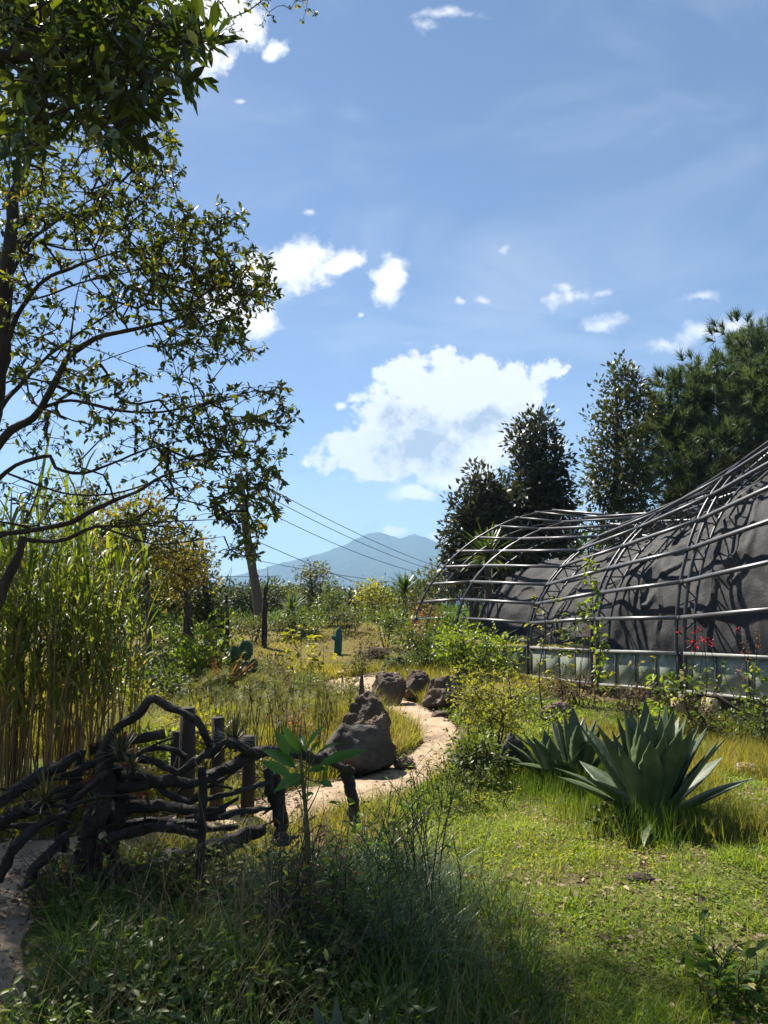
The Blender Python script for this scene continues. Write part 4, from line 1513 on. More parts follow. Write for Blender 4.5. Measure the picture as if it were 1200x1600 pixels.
tree('shady_tree', 'dense green tree behind the reed bed, left of the dense dark tree', 'tree', [b0, b0 + [0, 0, 1.2], P(182, 880, 17), P(184, 830, 17)], .12,
     [lobe(180, 870, 17, 56, 50), lobe(140, 920, 17, 50, 50), lobe(215, 900, 17, 36, 50), lobe(180, 950, 17, 70, 44)], 240, 22, .11, 'mid_green', spread=.18, r0=.005)
# dark twiggy shrub, mostly bare
b0 = on_ground(552, 28)
tree('bare_bush', 'dark twiggy almost leafless bush below the mountain', 'bush', [b0, b0 + [.05, 0, .5], P(552, 945, 28)], .06,
     [lobe(545, 935, 28, 34, 20), lobe(565, 930, 28, 22, 18), lobe(530, 945, 28, 18, 18), lobe(550, 960, 28, 30, 18)], 110, 5, .10, 'dark_tree', bark='twig', spread=.10, r0=.010, seg=.15)

# a line of separate far trees beyond the garden
far_trees = [(-60, 48, 8, 5.5), (40, 55, 7, 5), (150, 50, 6, 4.6), (255, 44, 5, 2.8), (345, 52, 5, 1.3), (455, 50, 5, 1.3), (530, 56, 6, 1.4), (590, 48, 4.5, 1.4), (640, 44, 4.5, 1.6),
             (700, 46, 5, 3.2), (770, 42, 6, 3.6), (905, 40, 6, 4.6), (1010, 38, 6, 5.0), (1300, 40, 8, 7)]
far_lab = {0: 'far tree beyond the garden at the left frame edge', 1: 'far tree seen through the reeds near the left edge', 2: 'far tree hidden behind the feathery pale tree',
           3: 'far tree standing behind the yellowing trees', 4: 'low far tree just left of the utility pole foot', 5: 'low far tree behind the left spiky yucca',
           6: 'low far tree behind the bare dark bush', 7: 'low far tree between the bare dark bush and the right yucca', 8: 'low far tree directly behind the right yucca',
           9: 'far tree just left of the greenhouse end hoop', 10: 'far tree seen through the greenhouse end hoops', 11: 'far tree behind the greenhouse below the slender tree',
           12: 'far tree behind the greenhouse below the pine', 13: 'far tree beyond the right frame edge behind the pine'}
for i, (px, d, w_, h_) in enumerate(far_trees):
    b0 = on_ground(px, d)
    b0[2] = float(ground_h(b0[0], b0[1]))
    bush('far_tree', far_lab[i], 'tree', b0, w_, h_, 150, 22, .24, ['far', 'olive', 'far', 'mid_green'][i % 4], 'trees beyond the garden', spread=.32, r0=.008, stems=4)

# ------------------------------------------------------------------ utility pole and cables
pb_ = on_ground(408, 25)
ptop = P(374, 740, 25)
o = thing('utility_pole', 'leaning weathered wooden utility pole rising behind the left tree', 'utility pole', pb_)
mb = MB()
p_, r_ = smooth_line([pb_ - [0, 0, .3], P(403, 940, 25), P(388, 850, 25), ptop], [.17, .155, .14, .12], .2)
mb.add(*tube(p_, r_, 12, lump=.12))
mb.build('post', M['pole_wood'], o)
arm_c = P(377, 762, 25)
V, F = bar(arm_c - [.75, .2, 0], arm_c + [.75, .2, 0], .09, .09)
part('crossarm', V, F, M['pole_wood'], o, smooth=False)
ins_p = [arm_c + [.7 * s_, .19 * s_, .12] for s_ in (-1, .2, 1)]
for q in ins_p:
    V, F = tube([q - [0, 0, .09], q - [0, 0, .03], q, q + [0, 0, .04]], [.02, .035, .045, .02], 8)
    part('insulator', V, F, M['mast'], o)
V, F = frusta([P(395, 868, 24.9)], [P(393, 850, 24.9)], [.12], [.12], 8)
part('junction', V, F, M['cable'], o)


def cable(label, a, b_, sag):
    a, b_ = np.asarray(a, float), np.asarray(b_, float)
    s = np.linspace(0, 1, 24)[:, None]
    p = a + (b_ - a) * s - np.array([0, 0, 1.0]) * sag * 4 * s * (1 - s)
    o_ = thing('power_cable', label, 'cable', a, 'power cables')
    V, F = tube(p, .013, 5, cap=False)
    part('wire', V, F, M['cable'], o_)


cable('uppermost power cable crossing the mountain down to the right', ins_p[2], P(705, 892, 44), .25)
cable('middle power cable of three crossing the mountain', ins_p[1], P(708, 899, 44), .35)
cable('lowest power cable of the three crossing the mountain', ins_p[0] + [0, 0, -.1], P(706, 905, 44), .5)
cable('near level power cable running low across the mountain foot', P(250, 842, 30), P(680, 916, 40), .25)
cable('low power cable passing behind the leaning pole', P(180, 892, 30), P(440, 900, 40), .1)
cable('steep thin cable dropping from left to right below the mountain', P(400, 845, 25), P(640, 940, 44), .1)


# ------------------------------------------------------------------ yuccas and spiky plants
def sword_crown(c0, n, L, wd, mat, parent, lo=-.5, hi=1.45, droop=.5, name='crown', rr=(0, 1)):
    mb_ = MB()
    for k in range(n):
        a = rng.random() * 6.28
        el = lo + (hi - lo) * (k + rng.random()) / n
        l_ = L * rng.uniform(.75, 1.1)
        d_el = el
        p = np.array(c0, float) + np.array([math.cos(a), math.sin(a), 0]) * .04 * L
        side = np.array([-math.sin(a), math.cos(a), 0])
        rows_, m_ = [], 5
        dp = droop * rng.uniform(.3, 1.3)
        for i in range(m_ + 1):
            ws = wd * np.interp(i / m_, [0, .3, .7, 1], [.7, 1, .7, .02])
            rows_ += [p - side * ws, p + side * ws]
            p = p + np.array([math.cos(a) * math.cos(d_el), math.sin(a) * math.cos(d_el), math.sin(d_el)]) * l_ / m_
            d_el -= dp / m_
        V_ = np.array(rows_)
        F_ = np.array([[2 * i, 2 * i + 1, 2 * i + 3, 2 * i + 2] for i in range(m_)])
        mb_.add(V_, F_, np.full(len(V_), rr[0] + (rr[1] - rr[0]) * rng.random()))
    return mb_.build(name, M[mat], parent, kind='stuff')


def yucca(label, px, d, top_py, L, n=110):
    b0 = on_ground(px, d)
    c0 = P(px, top_py, d)
    o_ = thing('yucca', label, 'yucca', b0, 'yuccas in front of the mountain')
    p_, r_ = smooth_line([b0 - [0, 0, .1], (b0 + c0) / 2 + [.02, 0, 0], c0], [.13, .10, .09], .1)
    V, F = tube(p_, r_, 9, lump=.3)
    part('trunk', V, F, M['far_bark'], o_)
    sword_crown(c0, n, L, L * .045, 'yucca', o_)
    return o_


yucca('spiky round headed yucca left of the airy tree', 456, 22, 952, .62)
yucca('spiky yucca on a taller trunk right of centre, against the mountain', 632, 25, 922, .72)
yucca('palm like spiky plant seen through the greenhouse end hoops', 762, 21, 868, 1.0, 80)

# dark bare stakes and stump left of the path
for px, d, topy, rad, lab in ((353, 19, 925, .055, 'tall dark burnt looking stake left of the pole, taller of the pair'), (347, 19.5, 948, .06, 'shorter dark stake beside the tall stake left of the pole'),
                              (412, 20, 915, .07, 'dark stake leaning against the foot of the utility pole'), (292, 15, 940, .12, 'thick dark bare trunk stump behind the bright shrub')):
    b0 = on_ground(px, d)
    o = thing('dead_trunk', lab, 'stake', b0, 'dark stakes near the pole')
    tp = P(px + rng.uniform(-2, 3), topy, d)
    p_, r_ = smooth_line([b0 - [0, 0, .1], (b0 + tp) / 2 + rng.normal(0, .03, 3), tp], [rad * 1.2, rad, rad * .55], .1)
    V, F = tube(p_, r_, 8, lump=.4, seed=rng.integers(40))
    part('trunk', V, F, M['bark'], o)
    for k in range(3):
        f = rng.uniform(.7, .97)
        q = b0 + (tp - b0) * f
        V, F = tube([q, q + [rng.normal(0, .06), 0, .25], q + [rng.normal(0, .12), 0, rng.uniform(.4, .9)]], [rad * .3, rad * .2, rad * .08], 5)
        part('branch', V, F, M['bark'], o)

# ------------------------------------------------------------------ shrubs of the middle ground
def gbush(label, px, d, w, h, n, per, size, mat, name='shrub', cat='shrub', **kw):
    return bush(name, label, cat, on_ground(px, d), w, h, n, per, size, mat, **kw)


gbush('bright yellow green large leaved shrub left of the spiky rust coloured plant', 300, 13, 1.15, 1.0, 90, 9, .11, 'bright', aspect=.55, tmpl=LEAF6)
gbush('dark green low shrub below the bright shrub', 285, 12.0, 1.0, .45, 60, 12, .07, 'mid_green')
gbush('dense mid green shrub behind the reeds at left', 190, 12, 1.5, .9, 110, 14, .075, 'mid_green')
gbush('leafy mid green shrub right behind the reed bed, below the yellowing trees', 235, 11.2, 1.2, .8, 90, 12, .07, 'mid_green')
gbush('rounded green bush right of the left yucca, below the airy tree', 516, 23, 1.3, 1.3, 90, 16, .10, 'mid_green')
gbush('dull green low bush at the foot of the left yucca', 450, 21, 1.5, .6, 70, 14, .08, 'olive')
gbush('dull brown green scrub around the pole foot', 395, 21, 1.6, .7, 80, 14, .08, 'olive')
gbush('pale green scrub left of the pole foot', 345, 20, 1.5, .7, 70, 14, .08, 'olive')
gbush('yellowish tall shrub between the bare bush and the right yucca', 588, 24, 1.2, 1.5, 90, 13, .09, 'yellow_green')
gbush('dark green shrub right of the teal post on the mossy mound', 603, 19.5, .9, .9, 70, 13, .08, 'mid_green')
gbush('grey green shrub under the right yucca', 650, 23, 1.6, 1.1, 90, 14, .09, 'olive')
gbush('reddish brown shrub climbing at the greenhouse end hoop', 668, 20, 1.1, 1.0, 70, 12, .075, 'rust_leaf')
gbush('tall mid green shrub hiding the left foot of the greenhouse', 655, 16.2, 1.3, 1.1, 110, 14, .085, 'mid_green')
gbush('lush light green shrub at the greenhouse left corner, nearest the boulders', 712, 15.2, 1.3, 1.0, 120, 14, .085, 'bright')
gbush('green shrub below the first greenhouse bay, right of the lush light green shrub', 765, 15.4, 1.0, .75, 80, 12, .08, 'bright')
gbush('small dark green plant on the path side below the teal post', 560, 16.2, .7, .4, 40, 10, .06, 'olive')
gbush('low shrub behind the boulders beside the path bend', 622, 15.4, .8, .6, 60, 12, .06, 'mid_green')
gbush('round backlit shrub right of the path, in front of the agaves', 768, 8.6, 1.0, .95, 260, 13, .042, 'yellow_green', open_=.2)
gbush('dark green lower shrub tucked under the round backlit shrub', 742, 7.7, .8, .5, 150, 13, .045, 'mid_green')
gbush('small leafy shrub right behind the large boulder beside the path', 722, 10.6, .4, .4, 40, 11, .05, 'mid_green')
gbush('low dark shrub on the turf right of the round backlit shrub', 820, 11.2, .8, .35, 60, 12, .05, 'mid_green')
gbush('mossy brown mound of ground cover before the greenhouse, below its second bay', 855, 13.0, 1.2, .28, 90, 14, .045, 'autumn')
gbush('brown tangled dead shrub under the greenhouse panes, left one', 905, 11.9, .8, .42, 60, 10, .06, 'brown_leaf')
gbush('brown tangled dead shrub under the greenhouse panes, behind the big agave', 985, 10.9, .8, .38, 60, 10, .06, 'brown_leaf')
gbush('dark creeper shrub under the panes at the right edge', 1180, 9.2, .9, .55, 80, 12, .055, 'mid_green')
gbush('dry brownish weeds in front of the tan footing block', 1075, 9.9, .8, .4, 60, 9, .055, 'brown_leaf')
gbush('low green weeds left of the big agave at the turf edge', 860, 9.8, .7, .3, 50, 11, .045, 'bright')

gbush('leafy bright shrub in front of the dark trunk stump, higher than the rest', 318, 13.6, 1.1, 1.25, 80, 9, .11, 'bright', aspect=.55, tmpl=LEAF6)
gbush('dark green rounded shrub in the meadow between reeds and sword leaved plant', 262, 10.8, .9, .7, 90, 13, .06, 'mid_green')
gbush('small dark shrub just below the sword leaved plant', 345, 11.4, .7, .5, 60, 12, .055, 'mid_green')
gbush('brown withered bush among the feathery grass, right of the prickly pear', 420, 12.4, .8, .55, 60, 10, .055, 'brown_leaf')
gbush('dark leafy plant under the hanging leaved sapling', 478, 12.6, .8, .5, 60, 12, .06, 'mid_green')
gbush('grey green shrub between the prickly pear and the hanging leaved sapling', 425, 14.2, .9, .6, 60, 12, .06, 'olive')
gbush('low dark shrub behind the papyrus near the path bend', 545, 12.4, .6, .35, 50, 11, .05, 'olive')
gbush('dense green shrub under the yellowing trees, deep in shade', 275, 15.5, 1.8, 1.1, 120, 14, .08, 'mid_green')
gbush('yellowish weed clump left of the papyrus behind the low log stump', 300, 8.6, .7, .6, 60, 11, .05, 'yellow_green')
gbush('olive shrub left of the bright large leaved shrub', 250, 13.5, 1.3, .9, 90, 12, .07, 'olive')
gbush('pale yellow shrub low behind the reed bed', 215, 10.4, .9, .55, 70, 11, .06, 'yellow_green')
gbush('dry brown scrub on the slope left of the hanging leaved sapling', 425, 15.5, 1.3, .45, 70, 11, .06, 'brown_leaf')
gbush('green weeds at the foot of the prickly pear', 395, 12.6, .9, .4, 60, 11, .06, 'bright')
gbush('dry brown scrub right of the teal post on the slope', 575, 18.0, 1.1, .4, 60, 11, .06, 'brown_leaf')
gbush('olive scrub along the top of the slope behind the teal post', 540, 21.5, 1.8, .7, 80, 13, .08, 'olive')
gbush('dark green bush on the top of the slope right of the left yucca', 480, 21.0, 1.3, .8, 80, 13, .08, 'mid_green')
gbush('tall leafy shrub at the outer end of the greenhouse, under its end hoop', 690, 17.2, 1.2, 1.25, 110, 14, .085, 'mid_green')
gbush('small reddish shrub between the right yucca and the end hoop', 645, 18.5, .9, .8, 60, 12, .07, 'rust_leaf')

# sapling with drooping yellow green leaves in the middle
def sapling(label, px, d, h, n, size, mat, aspect=.5, spread=.3, name='sapling', tmpl=LEAF6, lean=0.0, rad=.008, start=.25, per=3, stem='stem'):
    b0 = on_ground(px, d)
    o_ = thing(name, label, 'sapling', b0)
    top = b0 + np.array([lean, rng.normal(0, .03), h])
    pts, rr = smooth_line([b0 - [0, 0, .05], b0 + (top - b0) * .35 + rng.normal(0, .03, 3) * h, b0 + (top - b0) * .7 + rng.normal(0, .03, 3) * h, top], [rad, rad * .8, rad * .6, rad * .3], .05)
    V, F = tube(pts, rr, 6)
    part('stem', V, F, M[stem], o_)
    P_, D_ = [], []
    A_, B_ = [], []
    for k in range(n):
        f = start + (1 - start) * (k + rng.random()) / n
        i = int(f * (len(pts) - 1))
        a = rng.random() * 6.28
        L = spread * (1.15 - .6 * f) * rng.uniform(.6, 1.2)
        e = pts[i] + np.array([math.cos(a) * L, math.sin(a) * L, L * rng.uniform(.0, .6)])
        A_.append(pts[i])
        B_.append(e)
        for j in range(per):
            q = pts[i] + (e - pts[i]) * rng.uniform(.45, 1.05)
            P_.append(q)
            D_.append(np.array([math.cos(a), math.sin(a), -.25]) + rng.normal(0, .55, 3))
    V, F = frusta(A_, B_, [rad * .35] * len(A_), [rad * .15] * len(A_), 4)
    part('twig', V, F, M[stem], o_, kind='stuff')
    P_, D_ = np.array(P_), np.array(D_)
    L_ = size * rng.uniform(.7, 1.2, len(P_))
    V, F, rd = batch(tmpl, P_, D_, L_, L_ * aspect, rng.random(len(P_)))
    part('foliage', V, F, M[mat], o_, rd, True, 'stuff')
    return o_


sapling('yellow green sapling with hanging leaves left of the teal post', 472, 13.5, 1.15, 34, .13, 'yellow_green', .5, .38, per=4)
sapling('short yellow leaved sapling right of the hanging leaved sapling', 505, 13.8, .8, 22, .12, 'yellow_green', .5, .30, per=3)
sapling('little yellow leaved seedling at the path edge below the teal post', 533, 13.2, .42, 12, .10, 'yellow_green', .5, .16)
sapling('thin tall stemmed sapling standing in front of the greenhouse, yellow leaves at mid height', 850, 10.8, 1.75, 22, .085, 'yellow_green', .5, .42, start=.35, rad=.012, stem='twig')
sapling('spindly sapling right of the thin tall stemmed sapling', 880, 11.6, 1.0, 16, .085, 'yellow_green', .5, .30, rad=.008, stem='twig')
sapling('tall narrow green creeper column reaching up the hoop truss', 927, 11.9, 2.25, 60, .085, 'bright', .55, .12, start=.12, rad=.012, per=5)
sapling('leafy bright green young plant in front of the corner post', 1040, 10.1, .72, 30, .13, 'bright', .42, .24, rad=.010, per=4)
sapling('low bright plant at the foot of the leafy young plant', 1022, 9.6, .38, 14, .10, 'bright', .42, .18, per=4)
sapling('thin climbing plant with round leaves before the right hand panes', 1122, 9.7, .72, 16, .07, 'bright', .8, .14, lean=-.35, per=3)
sapling('leafy twig plant cut by the right edge before the panes', 1192, 9.4, .95, 24, .075, 'bright', .7, .16, per=3)
sapling('twining thin stem with few leaves between panes and right edge', 1160, 9.6, .95, 14, .06, 'bright', .8, .12, lean=-.2, per=2)
sapling('arching stem with yellow leaves draped on the panes of the third bay', 970, 11.3, .85, 14, .09, 'yellow_green', .5, .34, lean=.3, per=3)
sapling('red and green hanging plant on the rails of the second bay', 903, 12.6, 1.5, 30, .13, 'mid_green', .38, .22, start=.45, per=4)

# red flowering creeper at the corner post
b0 = on_ground(1086, 10.6)
o = thing('flowering_creeper', 'creeper with crimson flower clusters at the greenhouse corner post', 'flowering plant', b0)
A_, B_, prev = [], [], None
tips_ = []
for k in range(7):
    e = P(1075 + rng.uniform(-8, 45), 1000 + rng.uniform(-22, 22), 10.6 + rng.uniform(-.2, .2))
    p_, r_ = smooth_line([b0 + rng.normal(0, .04, 3) * [1, 1, 0], (b0 + e) / 2 + rng.normal(0, .10, 3), e], [.008, .006, .003], .06)
    V, F = tube(p_, r_, 5)
    part('stem', V, F, M['twig'], o)
    tips_.append(e)
tips_ = np.array(tips_)
cl_ = np.vstack([tips_, [P(1112, 1003, 10.5), P(1062, 985, 10.6), P(1085, 1013, 10.5), P(1088, 990, 10.5), P(1150, 985, 10.4)]])
V, F, rd = leaf_cloud(cl_, 7, .025, .03, .8, LEAF2)
part('petals', V, F, M['red'], o, rd, True, 'stuff')
V, F, rd = leaf_cloud((tips_ + b0) / 2, 18, .14, .06, .6, LEAF6)
part('foliage', V, F, M['mid_green'], o, rd, True, 'stuff')
for px, py, d, lab in ((1155, 1050, 9.7, 'rusty drooping seed spike before the right hand panes'), (1175, 1000, 9.6, 'thin bare stalks with small red tips at right'), (905, 990, 11.8, 'pair of red leaf spikes hanging in the second bay')):
    b0 = on_ground(px, d)
    o = thing('stalk_plant', lab, 'plant', b0)
    for k in range(3):
        e = P(px + rng.uniform(-14, 14), py + rng.uniform(-25, 15), d)
        p_, r_ = smooth_line([b0, (b0 + e) / 2 + rng.normal(0, .05, 3), e], [.007, .005, .003], .06)
        V, F = tube(p_, r_, 5)
        part('stem', V, F, M['twig'], o)
        V, F, rd = leaf_cloud(p_[-4:], 4, .018, .032, .4, LEAF2)
        part('seed_head', V, F, M['rust_leaf'], o, rd, True, 'stuff')
# dead trunk lying at the right, leaning bare branch below the panes
b0 = on_ground(1128, 9.4)
o = thing('fallen_branch', 'pale bare branch arching out below the right hand panes', 'branch', b0)
p_, r_ = smooth_line([P(1115, 1085, 9.5), P(1135, 1098, 9.4), P(1160, 1112, 9.3), P(1195, 1122, 9.2)], [.03, .025, .015, .006], .05)
V, F = tube(p_, r_, 7, lump=.3)
part('branch', V, F, M['post_wood'], o)

# rust coloured sword plant, prickly pear, teal post
b0 = on_ground(345, 12.6)
o = thing('sword_plant', 'sword leaved plant with rust coloured dead leaves beside the prickly pear', 'plant', b0)
sword_crown(b0 + [0, 0, .12], 34, .75, .035, 'yucca', o, .1, 1.2, .7, 'crown')
sword_crown(b0 + [0, 0, .15], 26, .8, .035, 'rust_leaf', o, .5, 1.4, .35, 'dead_leaves')
b0 = on_ground(377, 13.5)
o = thing('prickly_pear', 'dark green prickly pear cactus with flat round pads', 'cactus', b0)
for (px, py, rx, ry, dd) in ((372, 1048, 12, 16, 0), (383, 1050, 11, 17, .1), (384, 1016, 12, 16, .05), (368, 1022, 9, 13, -.05), (396, 1040, 8, 12, .1), (361, 1040, 9, 12, .15)):
    c0 = P(px, py, 13.5 + dd)
    rx_, ry_ = wpx(rx, 13.5), wpx(ry, 13.5)
    th_, ph_ = np.meshgrid(np.linspace(0, np.pi, 9), np.linspace(0, 2 * np.pi, 13)[:-1], indexing='ij')
    ta = rng.uniform(-.7, .7)
    vx = rx_ * np.sin(th_) * np.cos(ph_)
    vy = .035 * np.sin(th_) * np.sin(ph_)
    vz = ry_ * np.cos(th_)
    V = np.stack([vx * math.cos(ta) - vy * math.sin(ta), vx * math.sin(ta) + vy * math.cos(ta), vz], -1).reshape(-1, 3) + c0
    i = np.arange(8)[:, None] * 12
    j = np.arange(12)[None]
    F = np.stack([i + j, i + 12 + j, i + 12 + (j + 1) % 12, i + (j + 1) % 12], -1).reshape(-1, 4)
    part('pad', V, F, M['cactus'], o)
b0 = on_ground(527, 19)
tp = P(528, 980, 19)
o = thing('teal_post', 'narrow dark teal wrapped post standing on the mossy mound', 'post', b0)
hh_ = tp[2] - b0[2]
zs_ = np.linspace(-.05, 1, 18)
prof = np.interp(zs_, [-.05, 0, .3, .6, .85, .97, 1], [.075, .08, .092, .084, .068, .04, .012])
aa = np.linspace(0, 2 * np.pi, 20, endpoint=False)
rad = prof[:, None] * (1 + .16 * np.cos(aa * 5)[None] + .06 * np.sin(zs_ * 14)[:, None])
V = np.stack([b0[0] + rad * np.cos(aa) + .03 * zs_[:, None], b0[1] + rad * np.sin(aa), b0[2] + zs_[:, None] * hh_ + 0 * aa[None]], -1).reshape(-1, 3)
i = np.arange(17)[:, None] * 20
j = np.arange(20)[None]
F = [np.stack([i + j, i + (j + 1) % 20, i + 20 + (j + 1) % 20, i + 20 + j], -1).reshape(-1, 4)]
part('wrapping', V, F, M['teal'], o)
V, F = tube([b0 + [-.02, 0, hh_ * .55], b0 + [-.10, -.02, hh_ * .62], b0 + [-.13, -.02, hh_ * .72]], [.05, .05, .02], 8)
part('side_lobe', V, F, M['teal'], o)

# ------------------------------------------------------------------ rocks
def rock(label, px, py_c, d, w_px, h_px, mat='rock', depth=.8, seed=0, rough=.34, sharp=1.0, name='boulder', cat='boulder', peak=0.0, sink=.25, taper=.35):
    import bmesh
    bm = bmesh.new()
    bmesh.ops.create_icosphere(bm, subdivisions=5, radius=1)
    v = np.array([q.co[:] for q in bm.verts])
    f = np.array([[q.index for q in fc.verts] for fc in bm.faces])
    bm.free()
    r2 = np.random.default_rng(seed + 100)
    # facets: clip by random planes for angular shape
    for k in range(int(17 * sharp)):
        n_ = norm(r2.normal(0, 1, 3))
        lim = r2.uniform(.58, .88)
        dd = v @ n_
        v = v - np.maximum(0, dd - lim)[:, None] * n_ * .95
    nn = v[:, 0] * 1.7 + 5 * seed
    q1, q2 = nn + v[:, 2] * 1.1, v[:, 1] * 1.7 + v[:, 2] * 1.6
    disp = (fbm(q1, q2, seed, 3) - .5) * rough * 1.3
    disp = disp - np.abs(fbm(q1 * 1.6 + 3, q2 * 1.6, seed + 3, 4) - .5) * rough * 1.7
    cell = np.floor(fbm(q1 * 1.3, q2 * 1.3 + 7, seed + 6, 3) * 7) / 7
    disp = disp * .62 + (cell - .5) * rough * .30 + (fbm(q1 * 6, q2 * 6, seed + 8, 4) - .5) * rough * .45
    v = v * (1 + disp[:, None])
    v[:, :2] *= (1 - taper * np.clip((v[:, 2:3] + .6) / 1.6, 0, 1) ** 1.2)
    v[:, 0] += peak * np.maximum(v[:, 2], 0)
    v = v - (v.max(0) + v.min(0)) / 2
    v = v / ((v.max(0) - v.min(0)) / 2)
    c0 = P(px, py_c, d)
    a, h_ = wpx(w_px, d) / 2, wpx(h_px, d) / 2
    bot = float(ground_h(c0[0], c0[1])) - sink * h_
    topz = c0[2] + h_
    v = v * np.array([a, a * depth, (topz - bot) / 2]) + np.array([c0[0], c0[1], (topz + bot) / 2])
    o_ = part(name, v, f, M[mat])
    o_['label'] = label
    o_['category'] = cat
    return o_


rock('smooth dark grey boulder beside the path, front of the rock group', 555, 1166, 8.2, 128, 72, 'rock_grey', .75, 21, .22, .7, peak=-.06, taper=.30)
rock('jagged dark rock rising behind the smooth grey boulder', 572, 1104, 9.7, 78, 48, 'rock', .7, 2, .42, 1.3, taper=.25, name='rock', cat='rock')
rock('dark craggy rock on the right shoulder of the smooth grey boulder', 588, 1136, 8.8, 50, 46, 'rock', .8, 3, .45, 1.2, name='rock', cat='rock')
rock('brown angular boulder on the far side of the path bend, leftmost of three', 607, 1073, 12.2, 56, 48, 'rock', .8, 4, .4, 1.2)
rock('wedge shaped sunlit boulder, middle one on the far side of the path', 651, 1067, 12.6, 52, 40, 'rock', .8, 5, .35, 1.3)
rock('large craggy boulder on the far side of the path, biggest of the three', 698, 1086, 11.6, 78, 62, 'rock', .8, 6, .42, 1.3)
rock('small flat rock at the foot of the large craggy boulder', 690, 1119, 11.0, 34, 18, 'rock', .8, 7, .4, 1.2, name='rock', cat='rock')
rock('small upright dark rock on the path edge behind the jagged rock', 565, 1068, 10.6, 10, 32, 'rock', .8, 8, .3, 1, name='rock', cat='rock')
rock('rounded reddish brown rock on the turf behind the agaves', 872, 1117, 10.6, 56, 44, 'rock_brown', .8, 9, .5, .8, name='rock', cat='rock')
rock('flat pale stone lying in the grass right of the big agave', 1166, 1201, 7.9, 40, 20, 'pale_stone', .9, 10, .35, 1.2, name='rock', cat='rock')
rock('grey rock under the shrubs behind the boulders', 615, 1040, 15.5, 40, 30, 'rock_grey', .8, 11, .4, 1.2, name='rock', cat='rock')
rock('low brown stone at the path bend among small grasses', 632, 1185, 8.3, 34, 14, 'rock_brown', .8, 12, .4, 1.1, name='rock', cat='rock')
rock('small half buried stone on the mound left of the teal post', 452, 1052, 17, 26, 14, 'rock_brown', .8, 13, .4, 1.1, name='rock', cat='rock')
rock('dark slab of rock on the mound right of the teal post', 590, 1022, 18.5, 38, 22, 'rock', .8, 14, .4, 1.1, name='rock', cat='rock')
rock('dark lump of rotten wood in the sunlit lawn', 1002, 1378, 5.05, 46, 22, 'bark', .8, 15, .6, 1.0, name='wood_lump', cat='wood lump', sink=.4)
rock('upright leaning dark slab beside the round backlit shrub', 806, 1190, 7.9, 52, 88, 'rock_grey', .5, 16, .3, 1.2, name='rock', cat='rock', peak=-.35)


# ------------------------------------------------------------------ agaves
def agave_leaf(base, az, el, L, Wd, bend, twist=0.0, rr=None):
    m_ = 16
    s = np.linspace(0, 1, m_ + 1)
    hw = Wd * np.interp(s, [0, .12, .3, .5, .68, .85, .95, 1], [.62, .66, .86, 1, .86, .46, .15, .006])
    d_el = el
    p = np.array(base, float)
    hd = np.array([math.cos(az), math.sin(az), 0])
    side0 = np.array([-math.sin(az), math.cos(az), 0])
    V, rd = [], []
    cu_ = [-1, -.55, 0, .55, 1]
    for i in range(m_ + 1):
        tdir = hd * math.cos(d_el) + np.array([0, 0, 1.0]) * math.sin(d_el)
        up_ = -hd * math.sin(d_el) + np.array([0, 0, 1.0]) * math.cos(d_el)
        tw = twist * s[i]
        sd = side0 * math.cos(tw) + up_ * math.sin(tw)
        un = np.cross(tdir, sd)
        un = un if np.dot(un, up_) > 0 else -un
        th = .032 * (1 - s[i]) + .006
        edge = 1 + (.085 if i % 2 else -.03)
        chan = .42 * (1 - .55 * s[i])
        for c_ in cu_:
            V.append(p + sd * hw[i] * c_ * (edge if abs(c_) == 1 else 1) + un * hw[i] * chan * c_ * c_)
        for c_ in cu_[::-1][1:-1]:
            V.append(p + sd * hw[i] * c_ + un * (hw[i] * chan * c_ * c_ - th * (1 - c_ * c_)))
        rd += [min(1, .5 + .5 * max(0, (s[i] - .93) / .06))] * 8
        p = p + tdir * L / m_
        d_el -= bend / m_ * (.5 + 1.0 * s[i])
    V = np.array(V)
    i = np.arange(m_)[:, None] * 8
    j = np.arange(8)[None]
    F = np.stack([i + j, i + (j + 1) % 8, i + 8 + (j + 1) % 8, i + 8 + j], -1).reshape(-1, 4)
    return V, F, np.array(rd)


def agave(label, base, L, Wd, specs, group='agaves on the turf', dry=0):
    o_ = thing('agave', label, 'agave', base, group)
    for (az, el, l_, w_, bend, tw) in specs:
        b_ = np.array(base) + np.array([math.cos(R(az)), math.sin(R(az)), 0]) * .07 * L + [0, 0, .03]
        V, F, rd = agave_leaf(b_, R(az), R(el), L * l_, Wd * w_, R(bend), tw)
        part('leaf', V, F, M['agave'], o_, rd)
    for k in range(dry):
        az_ = R(180 + 360 * (k + rng.random() * .6) / max(dry, 1))
        V, F, rd = agave_leaf(np.array(base) + [.06 * math.cos(az_), .06 * math.sin(az_), .04], az_, R(rng.uniform(5, 20)), L * rng.uniform(.5, .7), Wd * .45, R(rng.uniform(40, 75)), rng.uniform(-.8, .8))
        part('leaf', V, F, M['dry'], o_, np.full(len(V), rng.random()), label='withered straw coloured leaf')
    sx_ = np.array(base)
    V, F = tube([sx_ - [0, 0, .05], sx_ + [0, 0, .08], sx_ + [0, 0, .16]], [.10 * L, .13 * L, .05 * L], 10)
    part('heart', V, F, M['agave'], o_)
    return o_


rs = np.random.default_rng(11)
specs = []
